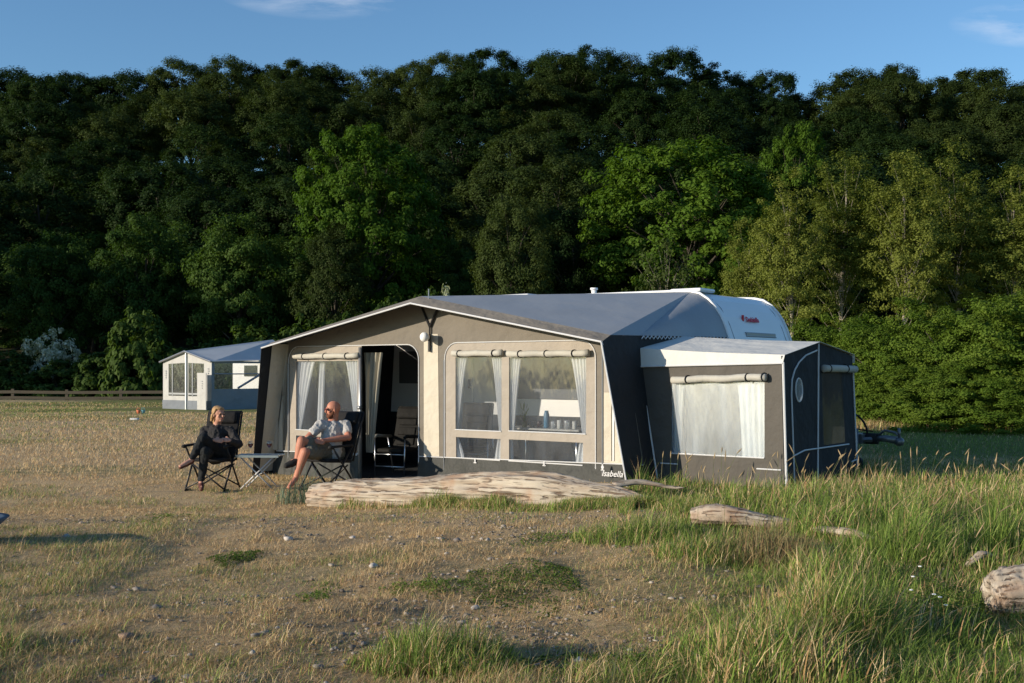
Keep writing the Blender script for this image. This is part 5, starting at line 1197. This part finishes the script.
# individual tufts that stand out
def tuft(px, py, rpx, hpx, n, g, label, name='grass_tuft', wmul=1.0, colset=None, lean=.5, stem=0, dark=1.0, shape=.5):
    p = on_ground(px, py); rg = np.random.default_rng(int(px*7+py)); s = p.y/F; R_ = rpx*s; a = rg.random(n)*6.28; r = R_*rg.random(n)**shape*(.55+.9*fbm(np.cos(a)*2+px, np.sin(a)*2+py, 3))*1.15
    x = p.x+r*np.cos(a); y = p.y+r*np.sin(a)*.8; h = hpx*s*(1.05-.6*np.minimum(r/R_, 1.3))*(.5+.8*fbm(x*6, y*6, 17))*rg.uniform(.5, 1.15, n); c = palette(n, np.full(n, g), rg)
    if colset is not None: c = np.array(colset)[rg.integers(0, len(colset), n)]*rg.uniform(.7, 1.2, (n, 1))
    return blades(name, x, y, h, rg.uniform(.003, .007, n)*wmul*max(1, p.y/9), c*dark, rg, lean=lean, seg=3, label=label, cat='grass tuft', root=(p.x, p.y, p.z))
LY = [[.14,.19,.12],[.20,.26,.17],[.10,.14,.09]]
tuft(300, 503, 24, 46, 130, .9, 'spiky blue-green grass tuft by the left end of the big log, before the man', colset=LY, lean=.55, wmul=1.5)
tuft(352, 508, 14, 22, 160, .95, 'small fresh green tuft before the left part of the big log', lean=.4)
tuft(446, 506, 34, 26, 1000, .9, 'green grass tuft against the middle of the big log')
tuft(440, 668, 66, 72, 3600, .72, 'large pale green grass tuft at the bottom of the picture, left of centre', lean=.5)
tuft(842, 650, 60, 120, 2600, .75, 'tallest pale green grass tuft in the right foreground', lean=.4)
tuft(905, 560, 60, 70, 2400, .92, 'dense green grass tuft above the log on the right edge', lean=.5)
tuft(1000, 556, 46, 74, 1500, .92, 'tall upright green grass tuft behind the log on the right edge', lean=.35, wmul=1.3)
tuft(770, 560, 50, 60, 1500, .55, 'straw and rust coloured grass tuft right of the half-buried log', colset=[[.30,.22,.10],[.24,.15,.08],[.2,.22,.08],[.34,.28,.14]], lean=.5)
tuft(640, 540, 60, 44, 1900, .8, 'green grass tuft at the right end of the big log')
tuft(700, 556, 50, 40, 1300, .7, 'grass tuft in front of the half-buried log')
tuft(640, 497, 26, 42, 420, .75, 'green grass tuft against the corner of the awning', lean=.45)
tuft(200, 470, 1, 1, 2, .5, 'single grass blades by the woman\'s foot') if False else None
# leafy dark weeds hugging the ground
def weeds(px, py, rx, ry, n, label, hgt=.05, c=None):
    p = on_ground(px, py); rg = np.random.default_rng(int(px+py*3)); Yn = p.y; a = rg.random(n)*6.28; r = rg.random(n)**.6
    n = int(n*1.5); a = rg.random(n)*6.28; r = rg.random(n)**.55*1.15
    ex = rx*Yn/F; ey = (on_ground(px, py-ry).y-on_ground(px, py+ry).y)/2
    lump = fbm(np.cos(a)*r*2.2+px, np.sin(a)*r*2.2+py, 5); kk = lump-.28*r > .33+.10*rg.normal(size=n); a, r, lump = a[kk], r[kk], lump[kk]; n = len(a)
    xx = p.x+ex*r*np.cos(a)*(.7+.5*lump); yy = p.y+ey*r*np.sin(a)*(.7+.5*lump); zz = gz(xx, yy)+hgt*rg.random(n)*(1-.6*r)*(.5+lump)
    nr = rg.normal(size=(n, 3))*.5+np.array([0, -.1, 1]); nr /= np.linalg.norm(nr, axis=1, keepdims=True)
    v = leaf_quads(np.stack([xx, yy, zz], 1)-np.array(p), nr, .010, rg, .6); me = bpy.data.meshes.new('weed_patch'); npmesh(me, v, quads=np.arange(len(v)).reshape(-1, 4))
    o = link('weed_patch', me, WL); o.location = p; tag(o, label, 'weeds', 'leafy weed patches', 'stuff'); return o
WL = leafmat('weed_leaf', (.05, .085, .018), (.13, .19, .04), .25, scale=9)
weeds(418, 588, 44, 14, 3000, 'dark leafy weed patch left of centre in the foreground')
weeds(535, 584, 62, 24, 5200, 'largest dark leafy weed patch in the middle foreground')
weeds(165, 518, 26, 6, 1300, 'small dark leafy weed patch in the gravel before the woman')
weeds(236, 560, 26, 7, 1500, 'small dark leafy weed patch in the gravel below the folding table')
weeds(318, 597, 22, 8, 900, 'smallest dark leafy weed patch left of the two large ones')
weeds(745, 655, 30, 12, 2200, 'bright leafy weed patch near the bottom right')
weeds(640, 665, 150, 12, 5200, 'long strip of low weeds along the bottom of the picture')
weeds(940, 610, 64, 34, 6500, 'thick leafy weeds left of the log on the right edge', .16)
weeds(560, 540, 50, 8, 1600, 'narrow weed strip below the big log')
# small white flowers among the weeds on the right
wf_ = principled('white_petal', (.8, .8, .78), rough=.7)
for k, (px, py) in enumerate([(920,573),(913,585),(911,600),(934,605),(946,617),(940,608)]):
    p = on_ground(px, py+22); t = MB(); d = .007
    for j in range(5): a = j*1.257+k; t.ell((d*math.cos(a), d*math.sin(a), .19), (.006,.006,.004), 6, 4)
    o = empty('white_flower', p); t.build('petals', wf_, o);
    tag(o, ['topmost small white flower above the weeds by the right log', 'second highest small white flower by the right log', 'small white flower at the left of the weeds by the right log', 'small white flower, right one of the close pair by the log', 'lowest small white flower by the right log', 'small white flower, left one of the close pair by the log'][k], 'flower', 'small white flowers')
    MB().tube([(0,0,0),(.005,0,.1),(0,0,.188)], .0018, 4).build('stalk', WL, o)

# ------------------------------------------------------------------ stones
def stone(name, rx, ry, rz_, seed, mat):
    rg = np.random.default_rng(seed); bm = bmesh.new(); bmesh.ops.create_icosphere(bm, subdivisions=2, radius=1)
    for v in bm.verts:
        c = v.co.copy(); k = 1+.22*math.sin(c.x*3+seed)+.15*math.sin(c.y*4.1+seed*2)+.12*math.sin(c.z*5+seed); v.co = Vector((c.x*rx*k, c.y*ry*k, max(-.5, c.z)*rz_*k))
    me = bpy.data.meshes.new(name); bm.to_mesh(me); bm.free(); o = link(name, me, mat, None, True); return o
SM = [principled('pale_stone', (.50,.46,.42), rough=.8, noise=1, nscale=12), principled('grey_stone', (.22,.22,.23), rough=.8, noise=1, nscale=12), principled('brown_stone', (.26,.18,.13), rough=.85, noise=1, nscale=14)]
for px, py, r, k, lab in [(66,537,.035,0,'white pebble near the long shadow streak at the left'), (288,540,.05,0,'pale stone in the gravel below the folding table'), (125,638,.045,2,'brown stone lying in the dry grass at lower left'), (73,644,.028,1,'small dark stone left of the brown one'), (373,567,.035,0,'pale stone left of the weed patches'), (475,608,.03,0,'pale pebble below the two weed patches'), (578,662,.035,0,'pale pebble near the bottom centre'), (352,538,.03,0,'white pebble in the gravel below the big log'), (766,618,.03,0,'white pebble left of the tall grass tuft'), (980,653,.03,0,'white pebble near the bottom right corner'), (439,539,.026,0,'small pale pebble under the middle of the big log')]:
    r *= .78; o = stone('stone', r*1.3, r, r*.75, int(px), SM[k]); o.location = on_ground(px, py)+Vector((0,0,r*.25)); o.rotation_euler = (0,0,px); tag(o, lab, 'stone')
# gravel
n = 20000; x, y = frustum_points(n, 5.2, 13.5, rg, .8); keep = rg.random(n) < .10+.90*bare(x, y)*S((fbm(x*.6+3, y*.9, 66)-.35)/.2); x, y = x[keep], y[keep]; n = len(x)
bm = bmesh.new(); bmesh.ops.create_icosphere(bm, subdivisions=1, radius=1); bv = np.array([v.co[:] for v in bm.verts]); bf = np.array([[v.index for v in f.verts] for f in bm.faces]); bm.free()
r = rg.gamma(2.2, .0030, n)+.003; a = rg.random(n)*6.28; sc = np.stack([r*rg.uniform(.8,1.6,n), r*rg.uniform(.7,1.2,n), r*rg.uniform(.4,.8,n)], 1)
v = bv[None]*sc[:, None]*(1+.18*rg.normal(size=(n, len(bv), 1))); ca_, sa_ = np.cos(a)[:, None], np.sin(a)[:, None]
vx = v[..., 0]*ca_-v[..., 1]*sa_+x[:, None]; vy = v[..., 0]*sa_+v[..., 1]*ca_+y[:, None]; vz = v[..., 2]+gz(x, y)[:, None]+r[:, None]*.25
me = bpy.data.meshes.new('gravel'); npmesh(me, np.stack([vx, vy, vz], -1).reshape(-1, 3), tris=(bf[None]+(np.arange(n)*len(bv))[:, None, None]).reshape(-1, 3))
ca = me.color_attributes.new('Col', 'FLOAT_COLOR', 'POINT'); base_ = np.array([[.22,.195,.17],[.30,.26,.215],[.14,.12,.105],[.38,.34,.29],[.23,.17,.125],[.19,.17,.155]])[rg.integers(0, 6, n)]; cc = np.ones((n, len(bv), 4), np.float32); cc[:, :, :3] = base_[:, None]; ca.data.foreach_set('color', cc.ravel())
GM = bladesmat('pebble_mix', 0.0); o = link('gravel', me, GM); tag(o, 'scattered small grey and white pebbles in the thin turf', 'gravel', None, 'stuff')

# ------------------------------------------------------------------ driftwood
def log(name, path, radii, seed, label, mat='driftwood', cat='log', squash=.85, rough=.10, n=40, res=70, parts=True):
    """gnarled trunk along a path (world coordinates) with ridges and broken ends"""
    path = [Vector(p) for p in path]; root = path[0].copy(); rg = random.Random(seed)
    m = MB(); vs = []; fs = []; k = len(path)-1
    def sm(t):
        f = t*k; i = min(int(f), k-1); g = f-i; p0, p1, p2, p3 = path[max(i-1,0)], path[i], path[i+1], path[min(i+2,k)]
        P = .5*((2*p1)+(p2-p0)*g+(2*p0-5*p1+4*p2-p3)*g*g+(3*p1-p0-3*p2+p3)*g**3); return P, radii[i]+(radii[i+1]-radii[i])*S(np.array(g)).item()
    for i in range(res+1):
        t = i/res; P, r = sm(t); P2, _ = sm(min(1, t+.01)); P1, _ = sm(max(0, t-.01)); tg = (P2-P1).normalized(); sd = tg.cross(Vector((0,0,1))).normalized(); up = sd.cross(tg)
        for j in range(n):
            a = 2*math.pi*j/n; ridge = rough*(math.sin(a*3+t*2.1+seed)*.5+math.sin(a*7+t*4+seed*2)*.28+math.sin(a*13-t*6)*.16) + .10*math.sin(t*9+a+seed)*.5
            ridge += .09*(float(vnoise(t*22+seed, a*2.2, seed))-.5)+.10*(float(vnoise(t*70, a*4, seed+2))-.5)
            ridge += .16*(float(vnoise(a*5.1, t*4+seed, seed+4))-.5)+.10*(float(vnoise(a*12, t*9+seed, seed+6))-.5)
            rr = r*(1+ridge); e = 1.0
            if i == 0: e = .55
            if i == 1: e = .93
            if i == res: e = .3
            jag = tg*(.06*r*math.sin(a*5+seed)) if i < 2 else Vector((0,0,0))
            vs.append(P - root + (sd*math.cos(a) + up*math.sin(a)*squash)*rr*e + jag)
    for i in range(res):
        for j in range(n): fs.append((i*n+j, i*n+(j+1) % n, (i+1)*n+(j+1) % n, (i+1)*n+j))
    c0 = len(vs); vs.append(path[0]-root+(path[1]-path[0]).normalized()*radii[0]*.35); fs += [(c0, (j+1) % n, j) for j in range(n)]
    c1 = len(vs); vs.append(path[-1]-root); dd = path[-1]-root; ry_ = math.atan2(dd.y, dd.x); vs = [Matrix.Rotation(-ry_, 3, 'Z') @ v for v in vs]; fs += [(c1, res*n+j, res*n+(j+1) % n) for j in range(n)]
    o = MB().add(vs, fs).build(name, M[mat], None, True); o.location = root; o.rotation_euler = (0, 0, ry_); tag(o, label, cat); return o
def G(x, y, dz): return Vector((x, y, gz1(x, y)+dz))
# pixel-guided positions turned into places on the ground
pL = on_ground(312, 506); pR = on_ground(668, 508)
q = [pL.lerp(pR, f) for f in (0, .12, .3, .5, .68, .85, .95, 1.0)]
rr = [.15, .19, .185, .19, .235, .19, .10, .04]
rr = [.18, .22, .215, .225, .245, .16, .08, .04]
for i, (a, r) in enumerate(zip(q, rr)): a.y += r*.4; a.z = gz1(a.x, a.y)+r*.66; 
q[4].y -= .04
log('driftwood_log', q, rr, 3, 'huge bleached driftwood log lying in front of the awning', res=150, n=64, rough=.13)
# splintered stub on its right end
a = q[5]+Vector((.1, .12, .10)); log('driftwood_branch', [a, a+Vector((.3,.05,.03)), a+Vector((.62,.05,-.02)), a+Vector((.80,.0,-.03))], [.05,.035,.022,.01], 8, 'thin bleached branch at the right end of the huge log', cat='branch', n=14, res=30)
a = on_ground(694, 530); b_ = on_ground(775, 528); log('driftwood_log', [a+Vector((0,.15,.10)), a.lerp(b_,.4)+Vector((0,.1,.12)), b_+Vector((0,.05,.04)), b_+Vector((.3,.0,.0))], [.09,.11,.07,.03], 5, 'half-buried bleached log in the tall grass right of the huge log', n=36, res=50)
a = on_ground(815, 537); b_ = on_ground(886, 550); log('driftwood_branch', [a+Vector((0,.05,.06)), a.lerp(b_,.5)+Vector((0,.03,.08)), b_+Vector((0,0,.05))], [.03,.045,.02], 6, 'grey bleached branch lying in the grass before the annex corner', cat='branch', n=14, res=30)
a = on_ground(1004, 622); log('driftwood_log', [a+Vector((-.03,.16,.13)), a+Vector((.12,.16,.15)), a+Vector((.5,.20,.17)), a+Vector((1.1,.28,.2)), a+Vector((1.8,.35,.2))], [.12,.165,.18,.18,.17], 9, 'thick pale driftwood log cut off by the right picture edge', n=56, res=70)
a = on_ground(975, 575); log('driftwood_branch', [a+Vector((-.02,.1,.05)), a+Vector((.1,.14,.12)), a+Vector((.2,.2,.11))], [.02,.035,.02], 12, 'short weathered stub behind the thick log on the right edge', cat='branch', n=12, res=20)
a = on_ground(772, 598); log('wood_chunk', [a+Vector((0,0,.02)), a+Vector((.14,-.02,.025)), a+Vector((.28,-.03,.02))], [.02,.026,.012], 14, 'orange-brown splinter of wood lying among the grass', mat='freshwood', cat='wood piece', n=12, res=20)
a = on_ground(726, 634); b_ = on_ground(784, 606); log('dry_stick', [a+Vector((0,0,.02)), a.lerp(b_,.5)+Vector((0,0,.04)), b_+Vector((0,0,.02))], [.006,.007,.004], 15, 'thin pale stick lying diagonally in the lower right grass', cat='stick', n=8, res=16)
a = on_ground(785, 630); log('wood_chunk', [a+Vector((0,0,.01)), a+Vector((.06,0,.015)), a+Vector((.12,0,.01))], [.010,.014,.008], 16, 'tiny wood chip below the orange-brown splinter', mat='freshwood', cat='wood piece', n=10, res=12)
# dark boat-like object poking in at the left edge, casting the long streak of shadow
a = on_ground(-45, 545)
bo = empty('grey_tub', (a.x, a.y, a.z)); tag(bo, 'dark grey shallow plastic tub rim poking in at the left picture edge', 'tub')
t = MB(); t.lathe([(0,.16),(.30,.16),(.36,.225),(.42,.225),(.34,.15),(.30,.01),(0,.01)], n=28); t.build('tub_wall', principled('dark_blue_grey_plastic', (.05,.07,.10), rough=.5), bo, True)
